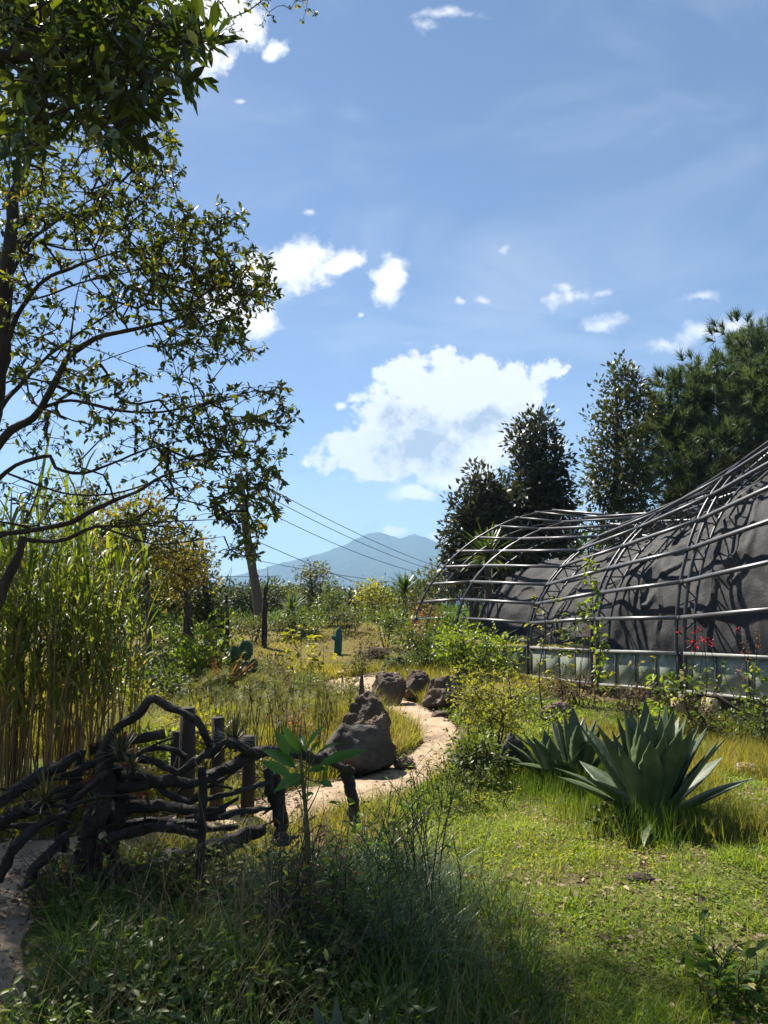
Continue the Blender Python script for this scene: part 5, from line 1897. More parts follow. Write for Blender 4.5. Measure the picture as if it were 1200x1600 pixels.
# azimuth: 0 = right, 90 = away, 180 = left, 270 = towards the camera
for k, az in enumerate([262, 300, 235, 70, 110, 150, 30, 200, 330, 285]):
    specs.append((az + rs.uniform(-6, 6), rs.uniform(74, 86), rs.uniform(.88, 1.02), rs.uniform(.9, 1.1), rs.uniform(-6, 8), rs.uniform(-.2, .2)))
for k, az in enumerate([5, 50, 95, 135, 170, 205, 240, 280, 320, 345]):
    specs.append((az + rs.uniform(-7, 7), rs.uniform(52, 66), rs.uniform(.85, 1.0), rs.uniform(.9, 1.1), rs.uniform(-4, 14), rs.uniform(-.25, .25)))
for k, az in enumerate([262, 228, 310, 188, 15, 350, 275, 332]):
    specs.append((az + rs.uniform(-9, 9), rs.uniform(58, 74), rs.uniform(.8, .95), rs.uniform(.9, 1.05), rs.uniform(-4, 12), rs.uniform(-.25, .25)))
for k, az in enumerate([352, 20, 160, 190, 215, 335, 60, 120]):
    specs.append((az + rs.uniform(-6, 6), rs.uniform(24, 38), rs.uniform(.78, .95), rs.uniform(.75, .95), rs.uniform(0, 24), rs.uniform(-.3, .3)))
for k, az in enumerate([195, 222, 250, 290, 12, 345]):
    specs.append((az + rs.uniform(-6, 6), rs.uniform(8, 18), rs.uniform(.6, .8), rs.uniform(.5, .7), rs.uniform(30, 70), rs.uniform(-.5, .5)))
gb = G(1018, 1288)
agave('big grey green agave on the sunlit turf, largest of the agaves', gb, .90, .098, specs, dry=6)
rs = np.random.default_rng(5)
specs2 = [(a_ + rs.uniform(-8, 8), e_, rs.uniform(.8, 1.0), rs.uniform(.8, 1.0), rs.uniform(-5, 16), rs.uniform(-.3, .3)) for a_, e_ in
          ((90, 84), (200, 80), (320, 82), (30, 70), (140, 72), (250, 74), (180, 48), (210, 40), (160, 36), (290, 58), (350, 56), (60, 60), (110, 56), (195, 22), (240, 30))]
agave('smaller agave close behind and left of the big agave', G(905, 1225), .70, .085, specs2)
rs = np.random.default_rng(8)
specs3 = [(a_ + rs.uniform(-8, 8), e_, rs.uniform(.8, 1.0), rs.uniform(.9, 1.1), b_, rs.uniform(-.3, .3)) for a_, e_, b_ in
          ((165, 42, 10), (148, 58, 4), (190, 34, 16), (20, 45, 10), (340, 60, 6), (110, 72, 0), (250, 66, 0), (205, 62, 0))]
agave('low dark agave by the leaning slab at the edge of the turf', G(872, 1228), .58, .085, specs3)
rs = np.random.default_rng(9)
specs4 = [(a_ + rs.uniform(-8, 8), e_, rs.uniform(.85, 1.0), rs.uniform(.9, 1.1), rs.uniform(-4, 8), 0) for a_, e_ in
          ((178, 60), (95, 78), (60, 62), (130, 62), (30, 46), (10, 70), (250, 70), (320, 64))]
fb0 = np.array([-.15, 2.75, float(ground_h(-.15, 2.75))])
agave('dark agave at the bottom edge, only its leaf tips in the picture', fb0, .33, .032, specs4, None)

# ------------------------------------------------------------------ driftwood fence
FD = 4.75
fo = thing('driftwood_fence', 'dark rustic fence of crooked driftwood branches beside the path', 'fence', G(165, 1372))


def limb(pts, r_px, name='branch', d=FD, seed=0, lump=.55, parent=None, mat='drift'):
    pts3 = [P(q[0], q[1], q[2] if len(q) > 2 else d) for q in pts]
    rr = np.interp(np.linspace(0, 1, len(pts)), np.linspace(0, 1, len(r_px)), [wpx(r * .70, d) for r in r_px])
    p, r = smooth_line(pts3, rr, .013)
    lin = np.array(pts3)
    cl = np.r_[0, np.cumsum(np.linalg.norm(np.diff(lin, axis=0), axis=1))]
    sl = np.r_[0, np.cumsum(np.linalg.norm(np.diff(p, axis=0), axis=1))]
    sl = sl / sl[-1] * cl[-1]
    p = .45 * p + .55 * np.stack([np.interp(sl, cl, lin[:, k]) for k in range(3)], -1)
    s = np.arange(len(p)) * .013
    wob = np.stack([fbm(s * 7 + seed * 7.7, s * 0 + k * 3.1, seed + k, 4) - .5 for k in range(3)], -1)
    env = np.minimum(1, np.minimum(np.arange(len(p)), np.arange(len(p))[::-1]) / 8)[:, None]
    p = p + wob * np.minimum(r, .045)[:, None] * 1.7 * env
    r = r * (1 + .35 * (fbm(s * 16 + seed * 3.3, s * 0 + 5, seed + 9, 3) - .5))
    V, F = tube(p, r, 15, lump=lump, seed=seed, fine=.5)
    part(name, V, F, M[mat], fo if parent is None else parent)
    # knots and broken twig ends
    for k in range(int(len(p) * .013 / .22)):
        i = rng.integers(2, len(p) - 2)
        dr_ = norm(rng.normal(0, 1, 3))
        q = p[i]
        V, F = tube([q, q + dr_ * r[i] * 1.15, q + dr_ * (r[i] * 1.5 + rng.uniform(.0, .09))], [r[i] * .5, r[i] * .34, r[i] * .16], 6, lump=.3, seed=k)
        part('knot', V, F, M[mat], fo if parent is None else parent)


limb([(122, 1392, 4.7), (138, 1330, 4.7), (152, 1275, 4.72), (165, 1220, 4.75), (166, 1172, 4.75)], [30, 24, 20, 19, 13], 'post', seed=1, lump=.8)
limb([(172, 1385, 4.8), (178, 1320, 4.8), (186, 1260, 4.8), (182, 1200, 4.8)], [20, 19, 18, 13], 'post', seed=2, lump=.8)
limb([(96, 1330, 4.95), (108, 1270, 4.95), (122, 1210, 4.95), (126, 1172, 4.95)], [15, 15, 14, 12], 'post', seed=3)
limb([(316, 1410, 4.55), (314, 1330, 4.55), (316, 1262, 4.55), (315, 1198, 4.55)], [10, 9, 8.5, 7.5], 'post', seed=4, lump=.3)
limb([(440, 1320, 5.2), (437, 1260, 5.2), (430, 1205, 5.2)], [17, 16, 14], 'post', seed=5)
limb([(556, 1290, 5.9), (548, 1240, 5.9), (540, 1198, 5.9)], [14, 15, 12], 'post', seed=6)
limb([(162, 1176, 4.75), (171, 1152), (187, 1131), (211, 1116), (232, 1097), (243, 1095), (256, 1101), (291, 1116), (307, 1126), (320, 1152), (332, 1168, 4.8)],
     [8, 8, 7.5, 7.5, 8, 7.5, 7, 7, 7.5, 8, 7], seed=7)
limb([(-60, 1268, 4.6), (0, 1246, 4.65), (34, 1228), (66, 1207), (98, 1192), (124, 1176)], [15, 15, 14, 14, 13, 10], seed=8)
limb([(112, 1252, 4.6), (140, 1230, 4.6), (168, 1206, 4.6)], [6, 7.5, 6], seed=9)
limb([(-60, 1296, 4.6), (0, 1282, 4.6), (35, 1272), (62, 1262), (100, 1240), (130, 1228)], [14, 13, 12, 12, 11, 8], seed=10)
limb([(-6, 1372, 4.45), (10, 1345, 4.45), (28, 1320, 4.45), (50, 1297, 4.5), (80, 1282, 4.55), (112, 1269, 4.6)], [11, 11, 10, 8.5, 6.5, 5], seed=11)
limb([(42, 1382, 4.4), (58, 1352, 4.4), (75, 1334, 4.45), (98, 1310, 4.5), (122, 1290, 4.6)], [9, 9, 8, 7, 4.5], seed=12)
limb([(150, 1232), (200, 1229), (250, 1224), (300, 1222), (340, 1214, 4.85)], [9, 11, 12, 11, 9], seed=13)
limb([(172, 1188), (202, 1183), (240, 1190), (262, 1202), (278, 1208), (306, 1190), (332, 1170), (352, 1160), (372, 1164), (402, 1182, 5.0)], [6, 6.5, 7.5, 8, 8, 8.5, 8.5, 8, 8.5, 9], seed=14)
limb([(212, 1178, 4.9), (228, 1171, 4.9), (252, 1169, 4.9), (276, 1176, 4.9), (292, 1184, 4.9)], [5, 6, 6, 6, 5], seed=15)
limb([(328, 1216, 4.85), (352, 1200, 4.9), (374, 1188, 4.9), (402, 1176, 5.0), (440, 1170, 5.1), (476, 1168, 5.2)], [11, 12, 13, 12, 11, 10], seed=16)
limb([(392, 1178, 5.05), (430, 1176, 5.2), (475, 1180, 5.4), (520, 1192, 5.7), (552, 1204, 5.9)], [11, 12, 12, 11, 10], seed=17)
limb([(150, 1342, 4.65), (164, 1318, 4.65), (186, 1305, 4.65), (212, 1298), (260, 1294), (312, 1304, 4.7)], [11, 10.5, 10, 9, 10, 9], seed=18)
limb([(170, 1268, 4.8), (210, 1262, 4.8), (255, 1262, 4.8), (312, 1270, 4.8), (350, 1268, 4.9)], [9, 10, 11, 10, 8], seed=19)
limb([(256, 1346, 4.9), (300, 1334, 5.0), (345, 1322, 5.05), (384, 1306, 5.15), (414, 1294, 5.2)], [20, 22, 21, 19, 15], seed=20)
limb([(318, 1252, 4.7), (345, 1243, 4.75), (372, 1236, 4.8), (405, 1226, 4.95), (428, 1222, 5.05)], [5, 5.5, 6, 6, 4.5], seed=21)
limb([(320, 1274, 4.7), (340, 1268, 4.75), (356, 1258, 4.8), (372, 1247, 4.8)], [4, 5, 5.5, 4], seed=22)
limb([(304, 1278, 4.75), (340, 1276, 4.8), (376, 1268, 4.9), (412, 1264, 5.1), (436, 1262, 5.2)], [6, 6.5, 7, 6, 5], seed=23)
limb([(190, 1210), (230, 1214), (262, 1240), (300, 1250), (318, 1240, 4.7)], [8, 9, 8, 8, 7], seed=24)
limb([(182, 1292, 4.85), (230, 1280, 4.9), (290, 1284, 4.9), (330, 1296, 4.95), (372, 1290, 5)], [7, 8, 8, 7, 6], seed=25)
limb([(420, 1200, 5.1), (425, 1230, 5.1), (432, 1262, 5.15), (436, 1290, 5.2)], [9, 10, 10, 11], seed=26)
limb([(96, 1214, 4.8), (120, 1206, 4.8), (150, 1196, 4.8), (190, 1200, 4.85)], [7, 8, 8, 6], seed=27)
limb([(-30, 1300, 4.9), (10, 1290, 4.9), (60, 1288, 4.9), (120, 1262, 4.85)], [6, 6, 5, 5], seed=28)
limb([(76, 1380, 4.65), (120, 1374, 4.7), (190, 1366, 4.75), (262, 1352, 4.85)], [10, 13, 14, 14], seed=29)

for k in range(16):
    x0_, y0_ = rng.uniform(10, 400), rng.uniform(1180, 1330)
    a_ = rng.uniform(-.5, .5) + (math.pi if rng.random() < .5 else 0)
    L_ = rng.uniform(40, 110)
    d_ = 4.65 + rng.uniform(-.15, .3)
    limb([(x0_, y0_, d_), (x0_ + L_ * .5 * math.cos(a_), y0_ + L_ * .5 * math.sin(a_) + rng.uniform(-9, 9), d_), (x0_ + L_ * math.cos(a_), y0_ + L_ * math.sin(a_) + rng.uniform(-9, 9), d_ + rng.uniform(-.1, .1))],
         [rng.uniform(2.5, 4.5), rng.uniform(2.5, 4), 1.2], seed=60 + k)

# log posts behind the fence
for (px, ty, d, w_, lab) in ((293, 1106, 6.3, 24, 'tall round log post behind the arching driftwood branch'), (341, 1121, 6.7, 20, 'shorter log post right of the tall log post'),
                             (276, 1143, 7.0, 18, 'low log stump left of the tall log post'), (388, 1150, 6.5, 20, 'low log stump by the spiky tuft on the fence, rightmost log')):
    tp = P(px, ty, d)
    gz_ = float(ground_h(tp[0], tp[1]))
    o = thing('log_post', lab, 'log post', (tp[0], tp[1], gz_), 'log posts behind the driftwood fence')
    r = wpx(w_ / 2, d)
    V, F = tube([[tp[0], tp[1], gz_ - .1], [tp[0] + .01, tp[1], (gz_ + tp[2]) / 2], tp, tp + [0, 0, .004]], [r * 1.06, r, r * .97, r * .8], 14, lump=.12, seed=int(px))
    part('log', V, F, M['post_wood'], o, smooth=False)
tp = P(252, 1150, 7.2)
o = thing('fallen_log', 'pale log lying behind the fence beside the red leaved plant', 'log', (tp[0], tp[1], tp[2]))
V, F = tube(smooth_line([P(138, 1172, 7.0), P(190, 1160, 7.1), P(258, 1146, 7.2)], None, .08)[0], .045, 10, lump=.3)
part('log', V, F, M['post_wood'], o)

# bromeliad tufts perched on the fence, red leaved plant
for (px, py, d, L, n, lab) in ((190, 1178, 4.7, .20, 60, 'spiky bromeliad tuft on top of the main fence post'), (70, 1250, 4.6, .19, 60, 'spiky bromeliad tuft on the left fence branches'),
                               (366, 1158, 4.85, .20, 70, 'dry spiky bromeliad tuft on the wavy branch at right of the fence'), (148, 1262, 4.5, .10, 30, 'tiny yellow green bromeliad on the fence post front'),
                               (205, 1200, 4.62, .14, 40, 'small bromeliad tuft just right of the main fence post')):
    o = thing('bromeliad', lab, 'bromeliad', P(px, py, d), 'bromeliads growing on the driftwood fence')
    sword_crown(P(px, py, d), n, L, .006, 'bromeliad', o, -.25, 1.45, .5)
    V, F = tube([P(px, py, d) - [0, 0, .045], P(px, py, d) - [0, 0, .01], P(px, py, d) + [0, 0, .03]], [.02, .03, .012], 8)
    part('heart', V, F, M['drift'], o)
bush('red_plant', 'dark red leaved plant between the reeds and the arching branch', 'plant', on_ground(163, 6.6), .42, .62, 36, 9, .08, M and 'red_leaf', tmpl=LEAF6, aspect=.45, stems=3)

# ------------------------------------------------------------------ papyrus and feathery grasses behind the fence
def papyrus(label, px, d, n, h, spread):
    b0 = on_ground(px, d)
    o_ = thing('papyrus', label, 'papyrus', b0, 'papyrus clumps behind the log posts')
    for k in range(n):
        a, r = rng.random() * 6.28, spread * math.sqrt(rng.random())
        q = b0 + np.array([r * math.cos(a), r * math.sin(a), 0])
        q[2] = float(ground_h(q[0], q[1])) - .02
        tp_ = q + np.array([rng.normal(0, .10), rng.normal(0, .10), h * rng.uniform(.7, 1.1)])
        p_, r_ = smooth_line([q, (q + tp_) / 2 + rng.normal(0, .02, 3), tp_], [.006, .005, .004], .1)
        V, F = tube(p_, r_, 5)
        st_ = part('stem', V, F, M['stem'], o_)
        nn = 60
        dr_ = norm(rng.normal(0, 1, (nn, 3)) + np.array([0, 0, .75]))
        L = rng.uniform(.09, .17) * (.8 + .4 * rng.random(nn))
        V, F, rd = batch((np.array([[0, .5, 0], [0, -.5, 0], [.6, -.5, .05], [.6, .5, .05], [1, 0, -.05]]), [np.array([[0, 1, 2, 3]]), np.array([[3, 2, 4]])]),
                         np.repeat(tp_[None], nn, 0), dr_, L, .0035, rng.random() * .6 + rng.random(nn) * .4)
        part('umbel', V, F, M['umbel'], st_, rd, True, 'stuff')


papyrus('papyrus clump with umbrella heads right behind the rightmost log', 400, 8.2, 22, .85, .40)
papyrus('papyrus clump with umbrella heads left of the grey boulder', 462, 8.8, 20, .80, .40)
papyrus('papyrus clump with umbrella heads behind the tall log post', 335, 9.0, 20, .85, .45)
papyrus('pale papyrus clump with umbrella heads near the path bend', 512, 10.4, 18, .62, .40)
papyrus('papyrus clump farthest back, before the hanging leaved sapling', 430, 10.8, 18, .75, .50)


def tuft(name, label, px, d, n, h, spread, w_, mat, bend=1.1, group=None, segs=4):
    b0 = on_ground(px, d)
    a, r = rng.random(n) * 6.28, spread * np.sqrt(rng.random(n))
    p = np.stack([b0[0] + r * np.cos(a), b0[1] + r * np.sin(a), 0 * a], -1)
    p[:, 2] = ground_h(p[:, 0], p[:, 1]) - .02
    az = a + rng.normal(0, .7, n)
    V, F, k = blades(p, h * rng.uniform(.6, 1.1, n), w_, az, bend * rng.uniform(.4, 1.4, n), segs, .25)
    o_ = part(name, V, F, M[mat], None, np.repeat(np.clip(rng.random() * .3 + rng.random(n) * .8, 0, 1), k))
    o_['label'], o_['category'] = label, 'grass tuft'
    if group:
        o_['group'] = group
    return o_


for (px, d, n, h, sp, lab) in ((250, 9.5, 2600, .75, .45, 'feathery pale grass tuft behind the arching driftwood branch'), (360, 10.4, 2400, .70, .45, 'feathery pale grass tuft below the prickly pear'),
                               (205, 9.0, 1800, .7, .4, 'feathery grass tuft beside the reed bed'), (455, 11.8, 1800, .55, .45, 'feathery grass tuft below the hanging leaved sapling'),
                               (300, 11.0, 2000, .7, .5, 'feathery grass tuft under the bright large leaved shrub'), (415, 9.8, 1600, .5, .4, 'low feathery grass tuft among the papyrus')):
    tuft('feathery_grass', lab, px, d, n, h, sp, .0045, 'plume', 1.7, 'feathery grass tufts behind the fence', 5)
gbush('yellow green leafy plant behind the tall log post', 318, 7.9, .6, .6, 50, 10, .07, 'yellow_green')
gbush('yellow green leafy plant left of the tall log post under the arching branch', 245, 7.8, .6, .5, 50, 10, .07, 'bright')
gbush('pale weeds around the rightmost log behind the fence', 420, 7.2, .7, .38, 50, 10, .05, 'olive')
gbush('reddish dry plant between papyrus clumps', 455, 9.6, .4, .4, 30, 9, .05, 'rust_leaf')

# ------------------------------------------------------------------ plants in front
# broad leaved plant beside the fence: every leaf a part
def broad_leaf(base, tipdir, L, Wd, bend, hint):
    m_ = 8
    d = norm(np.asarray(tipdir, float))
    side = norm(np.cross(hint, d))
    up_ = np.cross(d, side)
    s = np.linspace(0, 1, m_ + 1)
    hw = Wd * np.interp(s, [0, .12, .35, .6, .85, 1], [.06, .6, 1, .85, .36, .01])
    p = np.array(base, float)
    V = []
    for i in range(m_ + 1):
        an = bend * (s[i] - .35)
        tdir = d * math.cos(an) - up_ * math.sin(an)
        un = up_ * math.cos(an) + d * math.sin(an)
        wv = .10 * hw[i] * math.sin(i * 2.4)
        for c_ in (-1, -.5, 0, .5, 1):
            V.append(p + side * hw[i] * c_ + un * (hw[i] * .30 * abs(c_) + wv * c_))
        p = p + tdir * L / m_
    return np.array(V), grid_faces(5, m_ + 1)


b0 = np.array([P(478, 1300, 4.0)[0], 4.0, float(ground_h(P(478, 1300, 4.0)[0], 4.0))])
o = thing('broad_leaved_plant', 'plant with large glossy green leaves at the right end of the fence', 'plant', b0)
hub = P(470, 1190, 4.0)
st_pts, st_r = smooth_line([b0 - [0, 0, .05], (b0 + hub) / 2 + [.03, 0, 0], hub], [.014, .012, .008], .06)
V, F = tube(st_pts, st_r, 8)
part('stem', V, F, M['stem'], o)
LEAVES = [((452, 1180), (424, 1142), 22), ((466, 1172), (432, 1131), 18), ((470, 1176), (440, 1170), 20), ((480, 1168), (516, 1134), 15), ((484, 1180), (505, 1166), 17),
          ((500, 1195), (586, 1180), 22), ((494, 1180), (540, 1168), 14), ((462, 1200), (398, 1176), 26), ((455, 1212), (396, 1196), 20), ((470, 1210), (428, 1250), 22),
          ((484, 1205), (512, 1212), 16), ((500, 1222), (516, 1240), 15), ((470, 1150), (478, 1188), 16), ((490, 1240), (470, 1262), 14), ((505, 1215), (520, 1195), 12), ((470, 1225), (440, 1232), 14)]
for i, (a, b_, w_) in enumerate(LEAVES):
    da = 4.0 + rng.uniform(-.08, .08)
    A_ = P(*a, da)
    B_ = P(*b_, da + rng.uniform(-.14, .10))
    # petiole from the stem
    q = st_pts[-1 - (i % 5)]
    pp, rr = smooth_line([q, (q + A_) / 2 + [0, 0, -.01], A_], [.004, .003, .0025], .03)
    V, F = broad_leaf(A_, B_ - A_ + np.array([0, 0, .04]), np.linalg.norm(B_ - A_) * .92, wpx(w_, 4.0) * .42, .5, np.array([rng.normal(0, .3), -.75, .65 + rng.normal(0, .2)]))
    lf = part('leaf', V, F, M['broad'], o, np.full(len(V), rng.random()))
    V, F = tube(pp, rr, 5)
    part('petiole', V, F, M['stem'], lf)


def forb(name, label, px, d, n, h, spread, leaf, mat, stem_mat='twig', leaf_n=14, aspect=.3, seedhead=False, side=.12, branchy=3):
    """a clump of thin upright stems with scattered small leaves"""
    b0_ = on_ground(px, d)
    o_ = thing(name, label, 'wild plant', b0_)
    Pn, Dn = [], []
    for k in range(n):
        a, r = rng.random() * 6.28, spread * math.sqrt(rng.random())
        q = b0_ + np.array([r * math.cos(a), r * math.sin(a), 0])
        q[2] = float(ground_h(q[0], q[1])) - .02
        hh = h * rng.uniform(.6, 1.1)
        tp_ = q + np.array([rng.normal(0, .14) * hh, rng.normal(0, .14) * hh, hh])
        p_, r_ = smooth_line([q, (q + tp_) / 2 + rng.normal(0, .03, 3), tp_], [.0042, .0034, .0014], .04)
        mb_ = MB()
        mb_.add(*tube(p_, r_, 5, cap=False))
        for j in range(branchy):
            i = int(len(p_) * rng.uniform(.3, .9))
            aa_ = rng.random() * 6.28
            e = p_[i] + np.array([math.cos(aa_) * side, math.sin(aa_) * side, side * 1.1]) * rng.uniform(.5, 1.3)
            mb_.add(*tube([p_[i], (p_[i] + e) / 2 + [0, 0, .01], e], [.0022, .0018, .001], 4, cap=False))
            for _ in range(3):
                Pn.append(p_[i] + (e - p_[i]) * rng.uniform(.3, 1))
                Dn.append(np.array([math.cos(aa_), math.sin(aa_), .3]))
        mb_.build('stem', M[stem_mat], o_)
        for j in range(leaf_n):
            Pn.append(p_[int((len(p_) - 1) * rng.uniform(.15, 1))])
            aa_ = rng.random() * 6.28
            Dn.append(np.array([math.cos(aa_), math.sin(aa_), rng.uniform(-.4, .7)]))
    Pn, Dn = np.array(Pn), norm(np.array(Dn) + rng.normal(0, .3, (len(Dn), 3)))
    L_ = leaf * rng.uniform(.6, 1.3, len(Pn))
    V, F, rd = batch(LEAF6, Pn, Dn, L_, L_ * aspect, rng.random(len(Pn)))
    part('foliage', V, F, M[mat], o_, rd, True, 'stuff')
    return o_


forb('wild_plant', 'thin dark wild plant with sparse narrow leaves rising over the path, left of the shrub', 640, 5.3, 12, .72, .22, .045, 'tall_grass', leaf_n=10, side=.16, branchy=4)
forb('wild_plant', 'tall thin dark wild plant in the shade right of centre, over the lawn edge', 668, 4.3, 12, .75, .20, .04, 'tall_grass', leaf_n=9, side=.14, branchy=4)
forb('wild_plant', 'dark leafy wild plant below the path, left of the thin dark stems', 590, 4.9, 14, .5, .28, .06, 'tall_grass', leaf_n=14)
forb('wild_plant', 'brown dry stemmed wild plant in the shaded grass, bottom centre', 445, 3.9, 16, .72, .16, .035, 'dry', 'twig', leaf_n=6, branchy=3)
forb('wild_plant', 'reddish upright stems below the broad leaved plant', 500, 4.3, 12, .6, .14, .045, 'rust_leaf', 'twig', leaf_n=8)
forb('wild_plant', 'leafy weeds crowding the stem of the broad leaved plant', 482, 3.85, 14, .5, .16, .055, 'mid_green', leaf_n=14)
forb('wild_plant', 'dark leafy weed clump along the bottom edge near the middle', 560, 3.7, 18, .5, .3, .05, 'tall_grass', leaf_n=14)
forb('wild_plant', 'leafy weed clump at the foot of the main fence post', 215, 4.4, 16, .36, .3, .045, 'tall_grass', leaf_n=12)
forb('wild_plant', 'low dark leaved weed clump in the bottom right corner', 1160, 3.6, 12, .22, .18, .07, 'tall_grass', leaf_n=8, aspect=.45)
forb('wild_plant', 'small leafy weed clump beside the concrete path at lower left', 75, 4.4, 10, .35, .15, .04, 'tall_grass', leaf_n=10)
forb('wild_plant', 'slim upright plant on the turf in front of the low dark agave', 945, 6.0, 3, .14, .03, .10, 'mid_green', leaf_n=7, aspect=.3)
forb('wild_plant', 'scraggly weeds at the path side below the shrub, right edge of the path', 702, 6.9, 14, .40, .24, .04, 'mid_green', leaf_n=12)
forb('wild_plant', 'pale yellow flowering weeds under the round backlit shrub', 752, 6.8, 10, .2, .3, .04, 'yellow_green', leaf_n=12)

# ------------------------------------------------------------------ grass and litter: past counting
def scatter(n, x0, x1, y0, y1, test=None):
    x = rng.uniform(x0, x1, n)
    y = rng.uniform(y0, y1, n)
    keep = np.abs(x) < .66 * y + 1.2
    x, y = x[keep], y[keep]
    pd = path_dist(x, y)
    k = pd > .03 + .10 * (vnoise(x * 4, y * 4, 77) - .5)
    x, y, pd = x[k], y[k], pd[k]
    if test is not None:
        k = test(x, y)
        x, y = x[k], y[k]
    return x, y


def gz(x, y):
    return ground_h(x, y) + .035 * (fbm(x * 3.1, y * 3.1, 21, 3) - .5) * np.clip(path_dist(x, y) / .25, 0, 1) * np.clip(1 - np.hypot(x, y) / 60, 0, 1)


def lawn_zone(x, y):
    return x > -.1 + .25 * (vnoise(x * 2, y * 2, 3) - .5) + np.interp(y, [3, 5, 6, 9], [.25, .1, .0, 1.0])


def grass_obj(name, x, y, h, w_, mat, bend, segs=2, patch=1.2, seed=5, sink=.01, lean=.4):
    n = len(x)
    p = np.stack([x, y, gz(x, y) - sink], -1)
    az = rng.random(n) * 6.283
    hv = h * (.45 + .9 * rng.random(n)) * (.55 + .9 * vnoise(x * patch, y * patch, seed))
    V, F, k = blades(p, hv, w_, az, bend * rng.uniform(.3, 1.5, n), segs, lean)
    pr = vnoise(x * .8, y * .8, seed + 2) * .5 + vnoise(x * 4, y * 4, seed + 3) * .2
    rd = np.clip(pr * .75 + rng.random(n) ** 1.3 * .55, 0, 1)
    return part(name, V, F, M[mat], None, np.repeat(rd, k), True, 'stuff')


def bare(x, y, lo=.40, s=1.6, seed=13):
    return fbm(x * s, y * s, seed, 3) + rng.normal(0, .05, len(x)) > lo


# short turf, near then farther
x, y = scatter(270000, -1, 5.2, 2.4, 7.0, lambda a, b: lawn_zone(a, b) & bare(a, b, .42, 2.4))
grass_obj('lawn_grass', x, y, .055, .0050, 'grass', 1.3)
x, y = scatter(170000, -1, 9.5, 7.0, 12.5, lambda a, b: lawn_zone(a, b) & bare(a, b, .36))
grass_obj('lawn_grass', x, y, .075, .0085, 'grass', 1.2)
# ground cover leaves in the turf
x, y = scatter(105000, -1, 5.5, 2.4, 8.0, lambda a, b: lawn_zone(a, b) & bare(a, b, .40, 2.2, 33))
n = len(x)
p = np.stack([x, y, gz(x, y) + .004 + .03 * rng.random(n)], -1)
d_ = norm(np.stack([rng.normal(0, 1, n), rng.normal(0, 1, n), rng.uniform(-.2, .7, n)], -1))
L = .020 * rng.uniform(.6, 1.5, n)
V, F, rd = batch(LEAF2, p, d_, L, L * .62, np.clip(vnoise(x * 1.1, y * 1.1, 50) * .5 + rng.random(n) * .6, 0, 1))
part('ground_cover', V, F, M['clover'], None, rd, True, 'stuff')
# sparse taller blades in the turf and round the agaves
x, y = scatter(60000, -.5, 5, 3, 9, lambda a, b: lawn_zone(a, b) & (vnoise(a * 5.5, b * 5.5, 61) * .7 + vnoise(a * 1.2, b * 1.2, 62) * .3 > .60))
grass_obj('turf_tufts', x, y, .11, .0058, 'grass', 1.0, 3)
x, y = scatter(5000, -.5, 5, 3, 9, lambda a, b: lawn_zone(a, b) & (vnoise(a * 1.5, b * 1.5, 64) > .5))
grass_obj('turf_stalks', x, y, .20, .003, 'meadow', .6, 3)
ag = np.array([[gb[0], gb[1]], [G(905, 1225)[0], G(905, 1225)[1]], [G(872, 1228)[0], G(872, 1228)[1]]])


def near_agave(a, b, r0=.25, r1=.75):
    d = np.min(np.hypot(a[:, None] - ag[None, :, 0], b[:, None] - ag[None, :, 1]), 1)
    return (d < r1) & (rng.random(len(a)) < np.clip((r1 - d) / (r1 - r0), .15, 1))


x, y = scatter(42000, .3, 4.2, 5.3, 8.3, near_agave)
grass_obj('agave_grass', x, y, .22, .0042, 'tall_grass', .35, 3, lean=.25)
x, y = scatter(36000, 2.2, 7.2, 5.6, 10.5, lambda a, b: (a > 2.0 + .0 * b) & (vnoise(a * 1.2, b * 1.2, 71) > .40))
grass_obj('weedy_grass', x, y, .22, .0055, 'meadow', .6, 3)
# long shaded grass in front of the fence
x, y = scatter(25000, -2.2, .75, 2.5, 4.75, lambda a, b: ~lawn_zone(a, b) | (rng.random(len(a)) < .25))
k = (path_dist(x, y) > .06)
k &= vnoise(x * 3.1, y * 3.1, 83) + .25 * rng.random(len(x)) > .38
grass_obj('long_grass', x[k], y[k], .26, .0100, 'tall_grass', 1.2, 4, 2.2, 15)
x, y = scatter(5200, -.75, .35, 3.5, 5.2, lambda a, b: vnoise(a * 1.9, b * 1.9, 81) > .50)
grass_obj('glossy_grass', x, y, .40, .0065, 'blue_grass', 1.9, 5, 1.4, 18)
x, y = scatter(1500, -2.0, .6, 2.6, 4.7)
grass_obj('dry_grass', x, y, .55, .0030, 'dry', .8, 4, 1.4, 19)
x, y = scatter(22000, -2.1, .7, 2.6, 5.0, lambda a, b: ~lawn_zone(a, b) & (vnoise(a * 2.6, b * 2.6, 87) > .36))
n = len(x)
p = np.stack([x, y, gz(x, y) + .26 * rng.random(n) ** 1.3], -1)
d_ = norm(np.stack([rng.normal(0, 1, n), rng.normal(0, 1, n), rng.uniform(-.3, .8, n)], -1))
L = .042 * rng.uniform(.4, 1.6, n)
V, F, rd = batch(LEAF6, p, d_, L, L * .42, np.clip(vnoise(x * 1.6, y * 1.6, 52) * .5 + rng.random(n) * .6, 0, 1))
part('undergrowth', V, F, M['mid_green'], None, rd, True, 'stuff')
x, y = scatter(1500, -2.0, .7, 2.6, 4.9, lambda a, b: vnoise(a * 2.3, b * 2.3, 86) > .45)
grass_obj('bent_dry_grass', x, y, .50, .0036, 'dry', 2.6, 5, 1.4, 37)
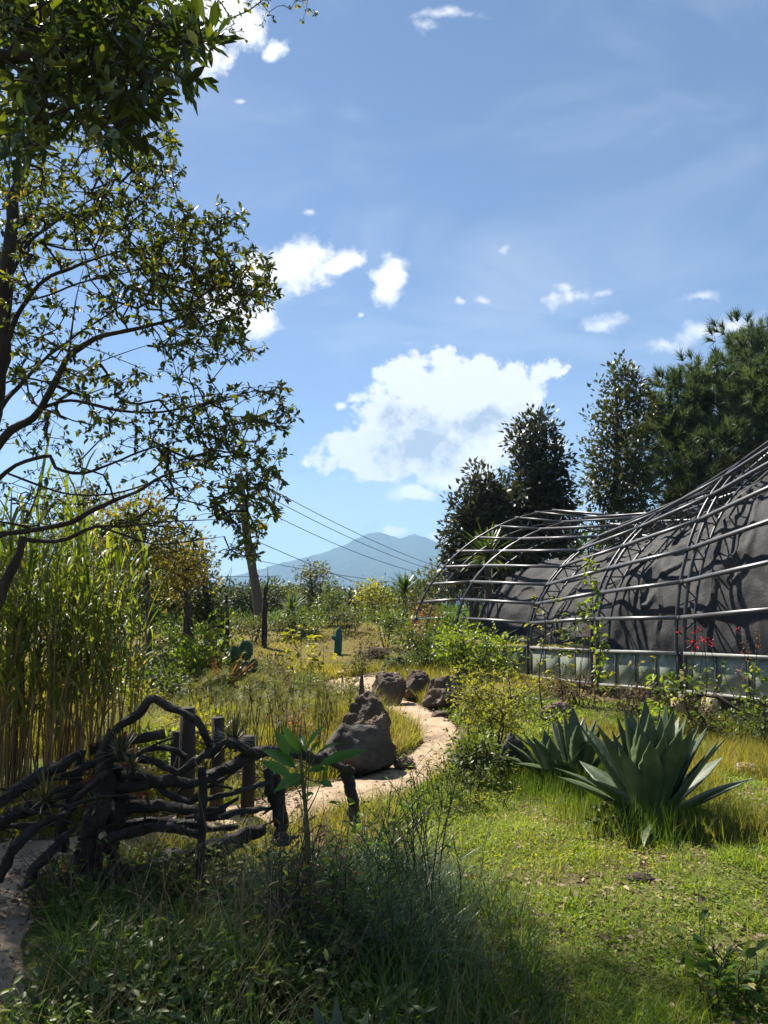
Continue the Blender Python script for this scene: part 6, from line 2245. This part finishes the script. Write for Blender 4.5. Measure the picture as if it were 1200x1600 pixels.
# grass by the path behind the fence and around the rocks
x, y = scatter(26000, -3.2, .9, 5.2, 9.5, lambda a, b: ~lawn_zone(a, b) & (vnoise(a * 1.3, b * 1.3, 91) > .30))
grass_obj('path_side_grass', x, y, .26, .0065, 'meadow', .9, 3, 1.3, 22)
x, y = scatter(52000, -1.5, 2.4, 6.4, 13, lambda a, b: (path_dist(a, b) < .7) & (vnoise(a * 1.6, b * 1.6, 95) > .42))
grass_obj('path_edge_grass', x, y, .15, .006, 'grass', .8, 3, 1.5, 24)
# meadow of the middle ground
x, y = scatter(120000, -8, 2.5, 8.5, 17, lambda a, b: (a < 1.2) & (vnoise(a * .9, b * .9, 99) > .25))
grass_obj('meadow_grass', x, y, .30, .010, 'meadow', .9, 3, .9, 26)
x, y = scatter(90000, -8, 6, 14, 34, lambda a, b: bare(a, b, .50, .6, 41))
grass_obj('mound_grass', x, y, .10, .018, 'meadow', 1.0, 2, .6, 28)
x, y = scatter(45000, -30, 30, 26, 62)
grass_obj('far_grass', x, y, .55, .05, 'tall_grass', .8, 3, .3, 30)
k_ = rng.integers(0, len(PL), 1500)
off_ = rng.uniform(-.62, .62, 1500)
q_ = PL[k_] + nrm[k_] * (PW[k_] * off_)[:, None] + rng.normal(0, .05, (1500, 3)) * [1, 1, 0]
q_[:, 2] = ground_h(q_[:, 0], q_[:, 1]) + .022
pk_ = (np.abs(off_) > .36) | (rng.random(1500) < .25)
q_ = q_[pk_]
oct_ = (np.array([[1, 0, 0], [0, .8, 0], [-1, 0, 0], [0, -.9, 0], [.1, 0, .6], [0, 0, -.4]]), [np.array([[0, 1, 4], [1, 2, 4], [2, 3, 4], [3, 0, 4], [1, 0, 5], [2, 1, 5], [3, 2, 5], [0, 3, 5]])])
sz_ = .012 + .028 * rng.random(len(q_)) ** 3
V, F, rd = batch(oct_, q_, norm(np.stack([rng.normal(0, 1, len(q_)), rng.normal(0, 1, len(q_)), 0 * sz_], -1)), sz_, sz_ * .8, rng.random(len(q_)), upbias=4)
part('pebbles', V, F, M['rock_brown'], None, rd, False, 'stuff')
# dead leaves on turf, path edge and concrete
x = rng.uniform(-3.2, 4.5, 15000)
y = rng.uniform(2.6, 8.0, 15000)
pd_ = path_dist(x, y)
k = (np.abs(x) < .56 * y + .4) & ((pd_ > -.1) | ((y < 5.4) & (x < -1.0) & (vnoise(x * 2.2, y * 2.2, 55) > .40)) | (rng.random(len(x)) < .03))
k &= (fbm(x * 1.3, y * 1.3, 57, 3) > .46) | (x < -1)
x, y = x[k], y[k]
n = len(x)
p = np.stack([x, y, np.where(path_dist(x, y) < 0, ground_h(x, y) + .03, gz(x, y) + .012)], -1)
d_ = norm(np.stack([rng.normal(0, 1, n), rng.normal(0, 1, n), rng.normal(0, .28, n)], -1))
L = .042 * rng.uniform(.5, 1.3, n)
V, F, rd = batch(LEAF6, p, d_, L, L * .5, rng.random(n))
part('leaf_litter', V, F, M['litter'], None, rd, True, 'stuff')
